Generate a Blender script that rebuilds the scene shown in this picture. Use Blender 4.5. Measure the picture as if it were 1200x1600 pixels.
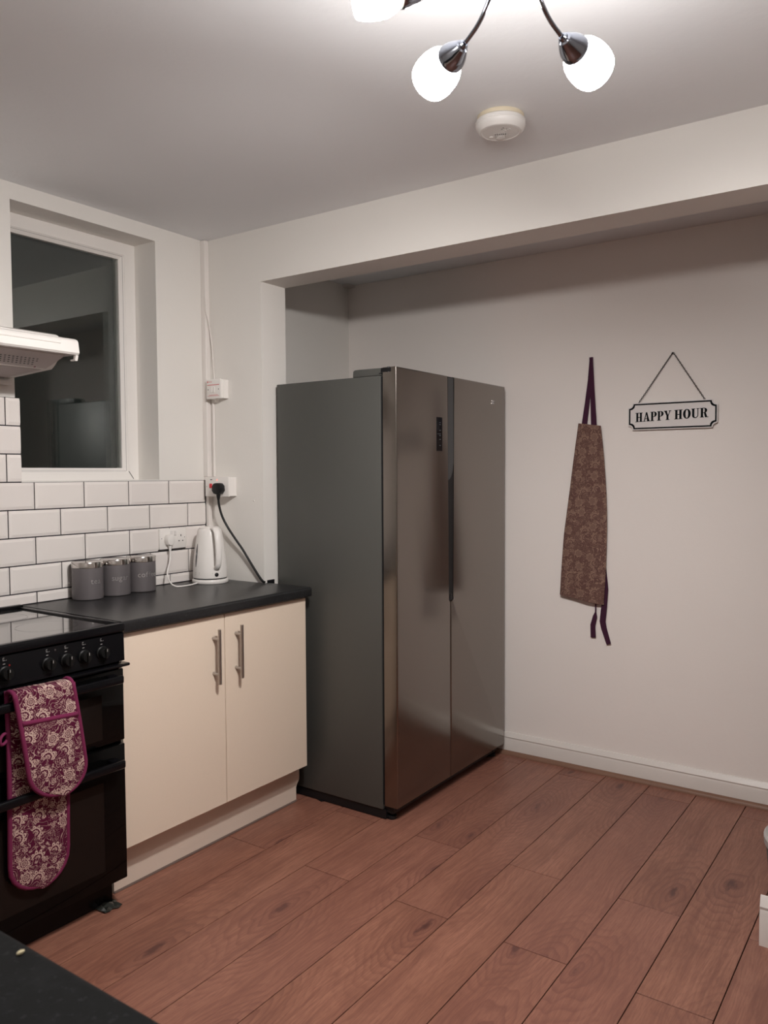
import bpy, bmesh, math, random
from mathutils import Vector, Matrix
random.seed(7)
for o in list(bpy.data.objects): bpy.data.objects.remove(o)
S = bpy.context.scene
COL = S.collection
V = Vector
PI = math.pi

# ---------------------------------------------------------------- camera
CAM = V((-2.5126, -2.714, 1.3804)); YAW, PITCH, ROLL, FPX = 0.6086, -0.0474, -0.0054, 1255.74
cd = bpy.data.cameras.new('camera'); cam = bpy.data.objects.new('camera', cd); COL.objects.link(cam)
F = V((math.cos(YAW)*math.cos(PITCH), math.sin(YAW)*math.cos(PITCH), math.sin(PITCH)))
R0 = V((math.sin(YAW), -math.cos(YAW), 0)); U0 = R0.cross(F)
R = R0*math.cos(ROLL) + U0*math.sin(ROLL); U = -R0*math.sin(ROLL) + U0*math.cos(ROLL)
cam.matrix_world = Matrix(((R.x, U.x, -F.x, CAM.x), (R.y, U.y, -F.y, CAM.y), (R.z, U.z, -F.z, CAM.z), (0, 0, 0, 1)))
cd.sensor_fit = 'VERTICAL'; cd.sensor_height = 36; cd.lens = FPX*36/1600
cd.clip_start = .02; cd.clip_end = 60
cd.dof.use_dof = True; cd.dof.focus_distance = 3.4; cd.dof.aperture_fstop = 11
S.camera = cam
# ---------------------------------------------------------------- world (night outside) and exposure
w = bpy.data.worlds.new('night'); S.world = w; w.use_nodes = True
w.node_tree.nodes['Background'].inputs[0].default_value = (.75, .85, .8, 1)
w.node_tree.nodes['Background'].inputs[1].default_value = .015
S.view_settings.view_transform = 'Standard'; S.view_settings.look = 'None'
S.view_settings.gamma = 1; S.view_settings.exposure = 0.0; S.view_settings.use_curve_mapping = False
S.cycles.use_denoising = True
S.cycles.max_bounces = 10; S.cycles.diffuse_bounces = 5; S.cycles.caustics_reflective = False
LAMP_GLOW = 66.0       # radiance of the glass lamp shades
LAMP_WATT = {63.5: 100, -8.5: 36, 138: 8, 205: 10, 270: 8}   # bulb of each arm, by the arm's heading
LAMP_DIP = {63.5: 48, -8.5: 60, 138: 50, 205: 50, 270: 50}    # downward aim of each bulb
LAMP_COL = (1.0, .962, .93)

# ---------------------------------------------------------------- materials
def mat(name, col=(.8, .8, .8), rough=.5, metal=0., spec=.5, coat=0., emit=None, est=1., trans=0., ior=1.45):
    m = bpy.data.materials.new(name); m.use_nodes = True
    b = m.node_tree.nodes['Principled BSDF']
    b.inputs['Base Color'].default_value = (*col, 1); b.inputs['Roughness'].default_value = rough
    b.inputs['Metallic'].default_value = metal; b.inputs['Specular IOR Level'].default_value = spec
    b.inputs['Coat Weight'].default_value = coat; b.inputs['Coat Roughness'].default_value = .08
    b.inputs['Transmission Weight'].default_value = trans; b.inputs['IOR'].default_value = ior
    if emit:
        b.inputs['Emission Color'].default_value = (*emit, 1); b.inputs['Emission Strength'].default_value = est
    return m
class NT:
    def __init__(s, m): s.t = m.node_tree; s.b = s.t.nodes['Principled BSDF']
    def n(s, typ, **kw):
        nd = s.t.nodes.new(typ)
        for k, v in kw.items(): setattr(nd, k, v)
        return nd
    def l(s, a, b): s.t.links.new(a, b)
    def val(s, x, inp):
        if isinstance(x, (int, float)): inp.default_value = x
        else: s.l(x, inp)
    def math(s, op, a, b=0., c=None, clamp=False):
        nd = s.n('ShaderNodeMath', operation=op); nd.use_clamp = clamp
        s.val(a, nd.inputs[0]); s.val(b, nd.inputs[1])
        if c is not None: s.val(c, nd.inputs[2])
        return nd.outputs[0]
    def vmath(s, op, a, b):
        nd = s.n('ShaderNodeVectorMath', operation=op); s.l(a, nd.inputs[0])
        if isinstance(b, tuple): nd.inputs[1].default_value = b
        elif op == 'SCALE': s.val(b, nd.inputs['Scale'])
        else: s.l(b, nd.inputs[1])
        return nd.outputs[0]
    def map(s, vec, sc=(1, 1, 1), rot=(0, 0, 0), loc=(0, 0, 0)):
        nd = s.n('ShaderNodeMapping'); s.l(vec, nd.inputs[0])
        nd.inputs['Location'].default_value = loc; nd.inputs['Rotation'].default_value = rot; nd.inputs['Scale'].default_value = sc
        return nd.outputs[0]
    def obj(s): return s.n('ShaderNodeTexCoord').outputs['Object']
    def noise(s, vec, sc=5., det=3., rough=.5, dist=0.):
        nd = s.n('ShaderNodeTexNoise'); s.l(vec, nd.inputs['Vector']); nd.inputs['Scale'].default_value = sc
        nd.inputs['Detail'].default_value = det; nd.inputs['Roughness'].default_value = rough; nd.inputs['Distortion'].default_value = dist
        return nd.outputs['Fac']
    def ramp(s, f, stops, interp='LINEAR'):
        nd = s.n('ShaderNodeValToRGB'); s.l(f, nd.inputs[0]); cr = nd.color_ramp; cr.interpolation = interp
        while len(cr.elements) < len(stops): cr.elements.new(.5)
        for e, (p, c) in zip(cr.elements, stops):
            e.position = p; e.color = (*c, 1) if len(c) == 3 else c
        return nd.outputs[0]
    def mix(s, f, a, b, typ='MIX'):
        nd = s.n('ShaderNodeMix', data_type='RGBA', blend_type=typ); s.val(f, nd.inputs[0])
        for x, i in ((a, 6), (b, 7)):
            if isinstance(x, tuple): nd.inputs[i].default_value = (*x, 1)
            else: s.l(x, nd.inputs[i])
        return nd.outputs[2]
    def bump(s, h, st=.2, dist=.002):
        nd = s.n('ShaderNodeBump'); s.l(h, nd.inputs['Height']); nd.inputs['Strength'].default_value = st; nd.inputs['Distance'].default_value = dist
        s.l(nd.outputs[0], s.b.inputs['Normal'])
g1 = lambda v: (v, v, v)

def paint(name, col, var=.03, rough=.6, bst=.25, bsc=60):
    m = mat(name, col, rough); t = NT(m); o = t.obj()
    f = t.noise(o, 1.7, 3)
    t.l(t.mix(f, tuple(c*(1-var) for c in col), tuple(min(1, c*(1+var)) for c in col)), t.b.inputs['Base Color'])
    t.bump(t.noise(o, bsc, 4, .6), bst, .0015)
    return m
M = {}
M['wall'] = paint('wall_paint', (.75, .725, .69))
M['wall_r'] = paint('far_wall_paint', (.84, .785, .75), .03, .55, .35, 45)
M['ceil'] = paint('ceiling_paint', (.755, .765, .785), .03, .75, .5, 35)
M['gloss_white'] = paint('white_gloss_paint', (.76, .72, .69), .03, .3, .15, 30)
M['skirt'] = paint('skirting_paint', (.68, .635, .60), .03, .35, .15, 30)
M['upvc'] = mat('upvc', (.80, .77, .74), .3)
M['grout'] = paint('dark_grout', (.010, .006, .012), .2, .9)
M['black_pl'] = mat('black_plastic', (.008, .008, .009), .4, spec=.35)
M['white_pl'] = mat('white_plastic', (.78, .75, .72), .28)
M['glass'] = mat('window_glass', (.93, .96, .94), .0, trans=1., ior=1.5)
M['steel'] = mat('brushed_steel', (.47, .44, .42), .28, 1.)
M['chrome'] = mat('chrome', (.62, .63, .66), .08, 1.)
M['chrome_dark'] = mat('smoked_chrome', (.30, .32, .37), .12, 1.)
M['red'] = mat('red_switch', (.55, .02, .03), .3)
M['neon'] = mat('neon_light', (.9, .3, .3), .3, emit=(1, .25, .2), est=1.5)

m = mat('glazed_tile', (.77, .72, .69), .12, coat=.3); t = NT(m)
oi = t.n('ShaderNodeObjectInfo').outputs['Random']
f = t.noise(t.obj(), 6, 2)
t.l(t.mix(t.math('ADD', t.math('MULTIPLY', oi, .5), t.math('MULTIPLY', f, .5)), (.74, .69, .665), (.80, .755, .72)), t.b.inputs['Base Color'])
t.bump(t.noise(t.obj(), 14, 2), .12, .002); M['tile'] = m

# laminate planks: grain, cathedral figure and knots, offset per plank
m = mat('laminate_oak', (.4, .2, .15), .42, spec=.4); t = NT(m)
rnd = t.n('ShaderNodeObjectInfo').outputs['Random']
cx = t.n('ShaderNodeCombineXYZ'); t.l(t.math('MULTIPLY', rnd, 37.), cx.inputs[0]); t.l(t.math('MULTIPLY', rnd, 91.), cx.inputs[1]); t.l(t.math('MULTIPLY', rnd, 53.), cx.inputs[2])
P0 = t.vmath('ADD', t.obj(), cx.outputs[0])
warp = t.n('ShaderNodeTexNoise'); t.l(t.map(P0, (1.6, 5, 1)), warp.inputs['Vector']); warp.inputs['Scale'].default_value = 1.6; warp.inputs['Detail'].default_value = 3
wv = t.vmath('SCALE', t.vmath('SUBTRACT', warp.outputs['Color'], (.5, .5, .5)), .055)
P1 = t.vmath('ADD', P0, wv)
# knots: sparse cells, stretched along the board
vk = t.n('ShaderNodeTexVoronoi'); vk.voronoi_dimensions = '2D'; t.l(t.map(P1, (1.55, 4.2, 1)), vk.inputs['Vector']); vk.inputs['Scale'].default_value = 1.0; vk.inputs['Randomness'].default_value = 1.
kd = vk.outputs['Distance']
sk_ = t.n('ShaderNodeSeparateColor'); t.l(vk.outputs['Color'], sk_.inputs[0])
pick = t.math('GREATER_THAN', sk_.outputs[0], .30)
kdn = t.math('ADD', kd, t.math('MULTIPLY', t.math('SUBTRACT', t.noise(t.map(P0, (1, 2.5, 1)), 9, 4, .65), .5), .34))
kcore = t.math('MULTIPLY', t.ramp(kdn, [(0, g1(1)), (.02, g1(.8)), (.06, g1(0))]), pick)
khalo = t.math('MULTIPLY', t.ramp(kdn, [(0, g1(1)), (.10, g1(.5)), (.30, g1(0))]), pick)
near = t.math('MULTIPLY', t.ramp(kd, [(.08, g1(1)), (.75, g1(.12))]), t.math('ADD', t.math('MULTIPLY', pick, .8), .2))
# growth figure, drawn tight round the knots and fading away from them
sepv = t.n('ShaderNodeSeparateXYZ'); t.l(P1, sepv.inputs[0])
band = t.math('ADD', t.math('MULTIPLY', kd, 15.), t.math('MULTIPLY', t.noise(t.map(P0, (1.0, 5, 1)), 1.3, 3, .5), 8.))
sw = t.math('FRACT', band)
fig = t.ramp(sw, [(0, g1(.0)), (.45, g1(.12)), (.80, g1(.8)), (.90, g1(1)), (1, g1(0))])
fine = t.noise(t.map(P1, (9, 150, 1)), 1.6, 5, .75)
streak = t.noise(t.map(P1, (1.3, 38, 1), loc=(5, 2, 0)), 1.6, 4, .6)
mid = t.noise(t.map(P0, (1.5, 7, 1)), 1.5, 3, .5)
c = t.mix(t.ramp(mid, [(.32, g1(0)), (.68, g1(1))]), (.250, .110, .073), (.325, .149, .101))
c = t.mix(t.math('MULTIPLY', t.ramp(streak, [(.46, g1(0)), (.66, g1(1))]), .62), c, (.165, .066, .046))
c = t.mix(t.math('MULTIPLY', t.math('MULTIPLY', fig, near), .85), c, (.150, .058, .042))
c = t.mix(t.math('MULTIPLY', t.ramp(fine, [(.46, g1(0)), (.60, g1(1))]), .60), c, (.175, .070, .050))
c = t.mix(t.math('MULTIPLY', t.ramp(fine, [(.30, g1(1)), (.42, g1(0))]), .25), c, (.43, .22, .16))
c = t.mix(t.math('MULTIPLY', khalo, .50), c, (.150, .060, .046))
c = t.mix(t.math('MULTIPLY', kcore, .88), c, (.075, .030, .026))
blot = t.noise(P0, 9, 5, .65)
c = t.mix(t.math('MULTIPLY', t.ramp(blot, [(.48, g1(0)), (.66, g1(1))]), .28), c, (.15, .062, .044))
c = t.mix(t.math('MULTIPLY', rnd, .22), c, (.215, .088, .074))
t.l(c, t.b.inputs['Base Color'])
t.l(t.math('ADD', t.math('MULTIPLY', fine, .2), .32), t.b.inputs['Roughness'])
t.bump(fine, .12, .0006); M['plank'] = m
M['bead'] = paint('beading_wood', (.20, .105, .068), .15, .5)
M['subfloor'] = mat('subfloor', (.012, .006, .005), .95, spec=.1)

m = mat('cream_door', (.73, .62, .50), .38); t = NT(m)
t.l(t.mix(t.noise(t.obj(), 900, 1), (.69, .58, .472), (.765, .645, .53)), t.b.inputs['Base Color']); t.bump(t.noise(t.obj(), 500, 1), .05, .0005); M['cream'] = m
M['plinth'] = paint('plinth_board', (.68, .575, .49), .04, .5)

def speckle(name, base, dots, sc, rough):
    m = mat(name, base, rough, spec=.5 if rough < .5 else .2); t = NT(m)
    n = t.noise(t.obj(), sc, 2, .6)
    n2 = t.noise(t.obj(), sc*.28, 3, .7)
    c = t.mix(t.ramp(n, [(.60, g1(0)), (.72, g1(1))]), base, dots)
    c = t.mix(t.math('MULTIPLY', t.ramp(n2, [(.5, g1(0)), (.7, g1(1))]), .35), c, dots)
    t.l(c, t.b.inputs['Base Color']); t.bump(t.noise(t.obj(), 260, 3), .18, .0006)
    return m
M['worktop'] = speckle('black_worktop', (.013, .013, .014), (.026, .027, .029), 120, .33)
M['worktop2'] = speckle('near_worktop', (.008, .0085, .009), (.022, .024, .026), 95, .7)

def brushed(name, col, rough, metal=1., sc=(3, 3, 500), amt=.08):
    m = mat(name, col, rough, metal); t = NT(m)
    n = t.noise(t.map(t.obj(), sc), 1., 2)
    t.l(t.math('ADD', t.math('MULTIPLY', n, amt), rough-amt/2), t.b.inputs['Roughness'])
    t.bump(n, .03, .0003)
    return m
M['fridge_door'] = brushed('fridge_door_steel', (.240, .216, .195), .20, 1., (500, 500, 3))
M['fridge_side'] = brushed('fridge_side_grey', (.080, .080, .074), .42, .2, (40, 40, 40))
M['fridge_dark'] = mat('fridge_dark_trim', (.006, .006, .007), .4, spec=.25)
M['fridge_mid'] = mat('fridge_recess_grey', (.05, .052, .055), .4)
M['cooker'] = mat('cooker_enamel', (.004, .004, .005), .22, spec=.22)
M['cooker_glass'] = mat('oven_glass', (.002, .002, .002), .07, spec=.16)
M['oven_window'] = mat('oven_window_glass', (.010, .007, .006), .08, spec=.22)
M['hob_glass'] = mat('hob_glass', (.006, .006, .006), .03, coat=1.)
M['mark'] = mat('printed_marks', (.32, .31, .30), .5)
M['canister'] = mat('grey_canister', (.155, .14, .145), .42, .2)
M['canister_text'] = mat('silver_lettering', (.58, .56, .56), .3, .8)
M['sign_white'] = mat('sign_enamel', (.74, .70, .69), .35)
M['sign_black'] = mat('sign_black', (.004, .005, .007), .75, spec=.15)
M['maroon'] = paint('maroon_binding', (.140, .009, .052), .12, .85, .3, 400)
M['strap'] = paint('plum_tape', (.045, .008, .028), .15, .9, .3, 300)
M['hood_grey'] = mat('hood_filter', (.42, .37, .36), .6)
M['scrap'] = mat('crumpled_film', (.03, .032, .028), .15)
M['bin'] = paint('grey_felt', (.10, .095, .09), .15, .95, .5, 300)
M['bin_rim'] = paint('grey_felt_rim', (.32, .30, .29), .1, .9)
M['liner'] = mat('white_liner', (.75, .72, .72), .5)
M['print_red'] = mat('red_print', (.60, .12, .13), .5)
M['ivory'] = paint('yellowed_plastic', (.66, .58, .44), .06, .4)
M['cap_white'] = mat('alarm_plastic', (.74, .72, .70), .35)

# floral block print: rosettes with petals and rings, sprigs and stems
def floral(name, ground, light, shade, sc, density=.5, stem=.5, axes=(0, 2)):
    m = mat(name, ground, .9, spec=.2); t = NT(m)
    sp = t.n('ShaderNodeSeparateXYZ'); t.l(t.obj(), sp.inputs[0])
    cb = t.n('ShaderNodeCombineXYZ'); t.l(sp.outputs[axes[0]], cb.inputs[0]); t.l(sp.outputs[axes[1]], cb.inputs[1])
    p0 = cb.outputs[0]
    wn = t.n('ShaderNodeTexNoise'); t.l(p0, wn.inputs['Vector']); wn.inputs['Scale'].default_value = sc*1.5
    p = t.vmath('ADD', p0, t.vmath('SCALE', t.vmath('SUBTRACT', wn.outputs['Color'], (.5, .5, .5)), .12/sc*2))
    def cells(scale, off, rn):
        v = t.n('ShaderNodeTexVoronoi'); v.voronoi_dimensions = '2D'
        pp = t.map(p, (scale, scale, 1), loc=off); t.l(pp, v.inputs['Vector']); v.inputs['Scale'].default_value = 1.; v.inputs['Randomness'].default_value = rn
        d = t.vmath('SUBTRACT', pp, v.outputs['Position'])
        s2 = t.n('ShaderNodeSeparateXYZ'); t.l(d, s2.inputs[0]); sc2 = t.n('ShaderNodeSeparateColor'); t.l(v.outputs['Color'], sc2.inputs[0])
        return v.outputs['Distance'], t.math('ARCTAN2', s2.outputs[1], s2.outputs[0]), sc2.outputs[0], sc2.outputs[1]
    def flower(r, a, petals, R, ringf, cut, up=None):
        pet = t.math('ABSOLUTE', t.math('SINE', t.math('MULTIPLY', a, petals/2)))
        q = t.math('DIVIDE', r, t.math('ADD', R*.60, t.math('MULTIPLY', pet, R*.40)))
        ins = t.math('LESS_THAN', q, 1.)
        rim = t.math('GREATER_THAN', q, .80)
        ring = t.math('GREATER_THAN', t.math('SINE', t.math('MULTIPLY', t.math('ADD', q, t.math('MULTIPLY', pet, .35)), ringf)), cut)
        f_ = t.math('MULTIPLY', ins, t.math('MAXIMUM', rim, ring))
        if up is not None: ins = t.math('MULTIPLY', ins, up); f_ = t.math('MULTIPLY', f_, up)
        return f_, ins
    r, a, c0, c1 = cells(sc*.50, (.3, .1, 0), .6)
    pk = t.math('GREATER_THAN', c0, .45); npk = t.math('SUBTRACT', 1., pk)
    rose, ri = flower(r, t.math('ADD', a, t.math('MULTIPLY', r, 2.5)), 7, .34, 21., .15)
    lotus, li = flower(r, a, 9, .42, 15., .15, t.math('GREATER_THAN', t.math('SINE', t.math('ADD', a, t.math('MULTIPLY', c1, 1.5))), -.15))
    big = t.math('ADD', t.math('MULTIPLY', rose, pk), t.math('MULTIPLY', lotus, npk)); bigi = t.math('ADD', t.math('MULTIPLY', ri, pk), t.math('MULTIPLY', li, npk))
    r2, a2, c2, _ = cells(sc*1.05, (3.3, 2.1, 0), .8)
    pk2 = t.math('GREATER_THAN', c2, .62)
    sm, smi = flower(r2, a2, 5, .34, 12., .1)
    sm = t.math('MULTIPLY', sm, pk2); smi = t.math('MULTIPLY', smi, pk2)
    # curling stems: contour lines of smooth noise; leaves on them; seeded dots
    n = t.noise(p0, sc*.85, 1., .4, .7)
    fr_ = t.math('ABSOLUTE', t.math('SUBTRACT', t.math('FRACT', t.math('MULTIPLY', n, 8.)), .5))
    st = t.math('LESS_THAN', fr_, .055)
    n3 = t.noise(p0, sc*2.6, 1., .4, .3)
    lf = t.math('MULTIPLY', t.math('MULTIPLY', t.math('GREATER_THAN', n3, .60), t.math('LESS_THAN', fr_, .24)), t.math('GREATER_THAN', t.math('SINE', t.math('MULTIPLY', n3, 190.)), -.2))
    r4, a4, c4, _ = cells(sc*5.2, (1.3, 7.1, 0), .5)
    dots = t.math('MULTIPLY', t.math('LESS_THAN', r4, .20), t.math('GREATER_THAN', t.noise(p0, sc*.8, 1.), .52))
    bg = t.math('MAXIMUM', t.math('MAXIMUM', t.math('MULTIPLY', st, stem), t.math('MULTIPLY', lf, density)), t.math('MULTIPLY', dots, .7*density))
    small = t.math('MAXIMUM', sm, t.math('MULTIPLY', bg, t.math('SUBTRACT', 1., smi)))
    msk = t.math('MAXIMUM', big, t.math('MULTIPLY', small, t.math('SUBTRACT', 1., bigi)), clamp=True)
    lc = t.mix(t.noise(p0, sc*3, 2), shade, light)
    wv = t.noise(p0, 1500, 1)
    c = t.mix(msk, ground, lc)
    c = t.mix(t.math('MULTIPLY', wv, .25), c, tuple(x*.5 for x in ground))
    t.l(c, t.b.inputs['Base Color']); t.bump(wv, .3, .0008)
    return m
M['glove_print'] = floral('glove_floral_print', (.082, .006, .028), (.70, .55, .48), (.42, .27, .23), 34, .9, .8, (0, 2))
M['apron_print'] = floral('apron_floral_print', (.135, .070, .060), (.345, .225, .165), (.260, .165, .125), 34, 1., 1., (1, 2))

# ---------------------------------------------------------------- mesh helpers
class B:
    """collects shapes in one bmesh"""
    def __init__(s): s.bm = bmesh.new()
    def box(s, x0, x1, y0, y1, z0, z1, bev=0, seg=1):
        r = bmesh.ops.create_cube(s.bm, size=1)
        vs = r['verts']
        bmesh.ops.scale(s.bm, vec=(abs(x1-x0), abs(y1-y0), abs(z1-z0)), verts=vs)
        bmesh.ops.translate(s.bm, vec=((x0+x1)/2, (y0+y1)/2, (z0+z1)/2), verts=vs)
        if bev:
            es = list({e for v in vs for e in v.link_edges})
            bmesh.ops.bevel(s.bm, geom=es, offset=bev, segments=seg, affect='EDGES', profile=.5)
        return s
    def prism(s, pts, a0, a1, axis='x', bev=0):
        """polygon pts in the plane across axis, extruded from a0 to a1"""
        def P(p, a):
            return {'x': (a, p[0], p[1]), 'y': (p[0], a, p[1]), 'z': (p[0], p[1], a)}[axis]
        lo = [s.bm.verts.new(P(p, a0)) for p in pts]; hi = [s.bm.verts.new(P(p, a1)) for p in pts]
        fs = [s.bm.faces.new(lo), s.bm.faces.new(hi[::-1])]
        n = len(pts)
        for i in range(n): fs.append(s.bm.faces.new((lo[i], hi[i], hi[(i+1) % n], lo[(i+1) % n])))
        if bev:
            es = list({e for f in fs[:2] for e in f.edges})
            bmesh.ops.bevel(s.bm, geom=es, offset=bev, segments=2, affect='EDGES', profile=.5)
        return s
    def lathe(s, prof, c=(0, 0, 0), ax=(0, 0, 1), seg=32, sx=1., caps=True):
        """prof: list of (radius, height) along ax from c"""
        q = V((0, 0, 1)).rotation_difference(V(ax).normalized()).to_matrix()
        rings = []
        for r, h in prof:
            rings.append([s.bm.verts.new(V(c) + q @ V((r*math.cos(2*PI*i/seg)*sx, r*math.sin(2*PI*i/seg), h))) for i in range(seg)])
        for a, b in zip(rings, rings[1:]):
            for i in range(seg): s.bm.faces.new((a[i], a[(i+1) % seg], b[(i+1) % seg], b[i]))
        if caps:
            s.bm.faces.new(rings[0][::-1]); s.bm.faces.new(rings[-1])
        return s
    def tube(s, pts, r, seg=10, smooth=0):
        pts = [V(p) for p in pts]
        for _ in range(smooth):
            q = [pts[0]]
            for a, b in zip(pts, pts[1:]): q += [a.lerp(b, .25), a.lerp(b, .75)]
            pts = q + [pts[-1]]
        rr = r if isinstance(r, (list, tuple)) else None
        up = None; rings = []
        for i, p in enumerate(pts):
            d = (pts[min(i+1, len(pts)-1)] - pts[max(i-1, 0)]).normalized()
            if up is None:
                up = d.orthogonal().normalized()
            up = (up - d*up.dot(d)).normalized(); sd = d.cross(up)
            rad = r if rr is None else rr[0] + (rr[1]-rr[0])*i/(len(pts)-1)
            rings.append([s.bm.verts.new(p + (up*math.cos(2*PI*k/seg) + sd*math.sin(2*PI*k/seg))*rad) for k in range(seg)])
        for a, b in zip(rings, rings[1:]):
            for k in range(seg): s.bm.faces.new((a[k], a[(k+1) % seg], b[(k+1) % seg], b[k]))
        s.bm.faces.new(rings[0][::-1]); s.bm.faces.new(rings[-1])
        return s
    def sphere(s, c, r, sc=(1, 1, 1), u=16, v=10):
        k = bmesh.ops.create_uvsphere(s.bm, u_segments=u, v_segments=v, radius=r)
        bmesh.ops.scale(s.bm, vec=sc, verts=k['verts']); bmesh.ops.translate(s.bm, vec=c, verts=k['verts'])
        return s
    def mk(s, name, m, parent=None, smooth=False, loc=None, **props):
        bmesh.ops.recalc_face_normals(s.bm, faces=s.bm.faces)
        me = bpy.data.meshes.new(name)
        if loc is not None: bmesh.ops.translate(s.bm, vec=-V(loc), verts=s.bm.verts)
        s.bm.to_mesh(me); s.bm.free()
        me.materials.append(M[m] if isinstance(m, str) else m)
        if smooth:
            me.shade_smooth()
            if smooth != 'all': me.set_sharp_from_angle(angle=math.radians(smooth if smooth is not True else 38))
        o = bpy.data.objects.new(name, me); COL.objects.link(o)
        put(o, parent, loc)
        for k, v in props.items(): o[k] = v
        return o
WORLD = {}
def put(o, parent, loc=None):
    """o's geometry is in world coordinates (minus loc); keep it there under its parent"""
    wl = V(loc) if loc is not None else V((0, 0, 0))
    WORLD[o.name] = wl
    if parent is not None:
        o.parent = parent; o.location = wl - WORLD[parent.name]
    else: o.location = wl
def thing(name, loc, label, cat, group=None):
    o = bpy.data.objects.new(name, None); COL.objects.link(o); o.location = loc; o.empty_display_size = .05
    WORLD[o.name] = V(loc); o['label'] = label; o['category'] = cat
    if group: o['group'] = group
    return o
def struct(o, label=None, cat=None):
    o['kind'] = 'structure'
    if label: o['label'] = label
    if cat: o['category'] = cat
    return o

H = 2.411; HB = 2.1906; XF = 1.051; T = .1528; YP = -.337; YP2 = -2.335
ZW = .9165
TW, TH, TZ = .2053, .0998, .9585
# ---------------------------------------------------------------- structure
XL, YR = -2.70, -4.45
# window wall
WX0, WX1, WZ0, WZ1 = -.906, -.272, 1.361, 2.352
b = B()
b.box(XL-.2, WX0, 0, .28, 0, H); b.box(WX1, XF+.2, 0, .28, 0, H); b.box(WX0, WX1, 0, .28, 0, WZ0); b.box(WX0, WX1, 0, .28, WZ1, H)
wall_left = struct(b.mk('wall_left', 'wall'), 'white painted wall with the window and the tiled splashback', 'wall')
b = B()
b.box(0, T, YP, 0, 0, H); b.box(0, T, YP2, YP, HB, H); b.box(0, T, YR, YP2, 0, H)
wall_mid = struct(b.mk('wall_middle', 'wall'), 'white wall with pier and long beam over the fridge opening', 'wall')
wall_right = struct(B().box(XF, XF+.2, YR, 0, 0, H).mk('wall_right', 'wall_r'), 'far white wall behind the apron and the hanging sign', 'wall')
struct(B().box(XL-.2, XF+.2, YR-.2, YR, 0, H).mk('wall_rear', 'wall'), 'white wall out of view to the right', 'wall')
struct(B().box(XL-.2, XL, YR, 0, 0, H).mk('wall_near', 'wall'), 'white wall behind the camera', 'wall')
struct(B().box(XL-.2, XF+.2, YR-.2, .28, H, H+.15).mk('ceiling', 'ceil'), 'off-white plaster ceiling', 'ceiling')
floor = struct(B().box(XL-.2, XF+.2, YR-.2, .28, -.15, -.0085).mk('floor', 'subfloor'), 'reddish brown wood-look plank floor', 'floor')

# floor planks, each a piece
PW, PL, GAP = .1969, 1.33, .0028
cache = {}
def plank_mesh(L):
    k = round(L, 4)
    if k in cache: return cache[k]
    hx, hy, z1, ch = L/2-GAP/2, PW/2-GAP/2, .0, .0005
    bm = bmesh.new(); q = []
    for (dx, dy, z) in ((.0004, .0004, -.008), (0, 0, z1-ch), (ch, ch, z1)):
        q.append([bm.verts.new((sx*(hx-dx), sy*(hy-dy), z)) for sx, sy in ((-1, -1), (1, -1), (1, 1), (-1, 1))])
    for a, c_ in zip(q, q[1:]):
        for i in range(4): bm.faces.new((a[i], a[(i+1) % 4], c_[(i+1) % 4], c_[i]))
    bm.faces.new(q[-1]); bm.faces.new(q[0][::-1])
    bmesh.ops.recalc_face_normals(bm, faces=bm.faces)
    me = bpy.data.meshes.new('plank'); bm.to_mesh(me); bm.free(); me.materials.append(M['plank']); cache[k] = me
    return me
for r in range(-2, 20):
    y1 = -.497 - PW*r; yc = y1 - PW/2
    base = (-.385-.006*r) if r % 2 == 0 else (.030-.003*r)
    x = base - 3*PL
    while x < XF:
        a, c_ = max(x, XL+.005), min(x+PL, XF-.008); x += PL
        if c_-a < .03 or yc < YR or yc > 0: continue
        if c_ > XF-.02:
            # the far end of each row stops short: a narrow end board is let in along the wall in some rows
            pass
        o = bpy.data.objects.new('plank', plank_mesh(c_-a)); COL.objects.link(o)
        o.parent = floor; o.location = ((a+c_)/2, yc, 0)

# tiles on the window wall
grout = B().box(-1.9, -.0255, -.006, 0, .90, 1.357).box(-1.9, -.893, -.006, 0, 1.357, 1.657).mk('grout', 'grout', wall_left)
B().box(-.0265, -.0235, -.0115, 0, .92, 1.357).mk('edge_strip', 'black_pl', wall_left, label='thin black edging at the end of the tiles')
tc = {}
def tile_mesh(w_, h_, bl, br, bb, bt):
    k = (round(w_, 4), round(h_, 4), bl, br, bb, bt)
    if k in tc: return tc[k]
    bv = .011
    bm = bmesh.new()
    X = (0, w_); Z = (0, h_)
    a = [(0, 0), (w_, 0), (w_, h_), (0, h_)]
    i_ = [(bl*bv, bb*bv), (w_-br*bv, bb*bv), (w_-br*bv, h_-bt*bv), (bl*bv, h_-bt*bv)]
    q = [[bm.verts.new((x, y, z)) for x, z in pts] for y, pts in ((0, a), (-.0045, a), (-.0072, i_))]
    for p_, r_ in zip(q, q[1:]):
        for j in range(4):
            try: bm.faces.new((p_[j], p_[(j+1) % 4], r_[(j+1) % 4], r_[j]))
            except Exception: pass
    bm.faces.new(q[0]); bm.faces.new(q[2][::-1])
    bmesh.ops.recalc_face_normals(bm, faces=bm.faces)
    me = bpy.data.meshes.new('tile'); bm.to_mesh(me); bm.free(); me.materials.append(M['tile']); tc[k] = me
    return me
GT = .0042
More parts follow.
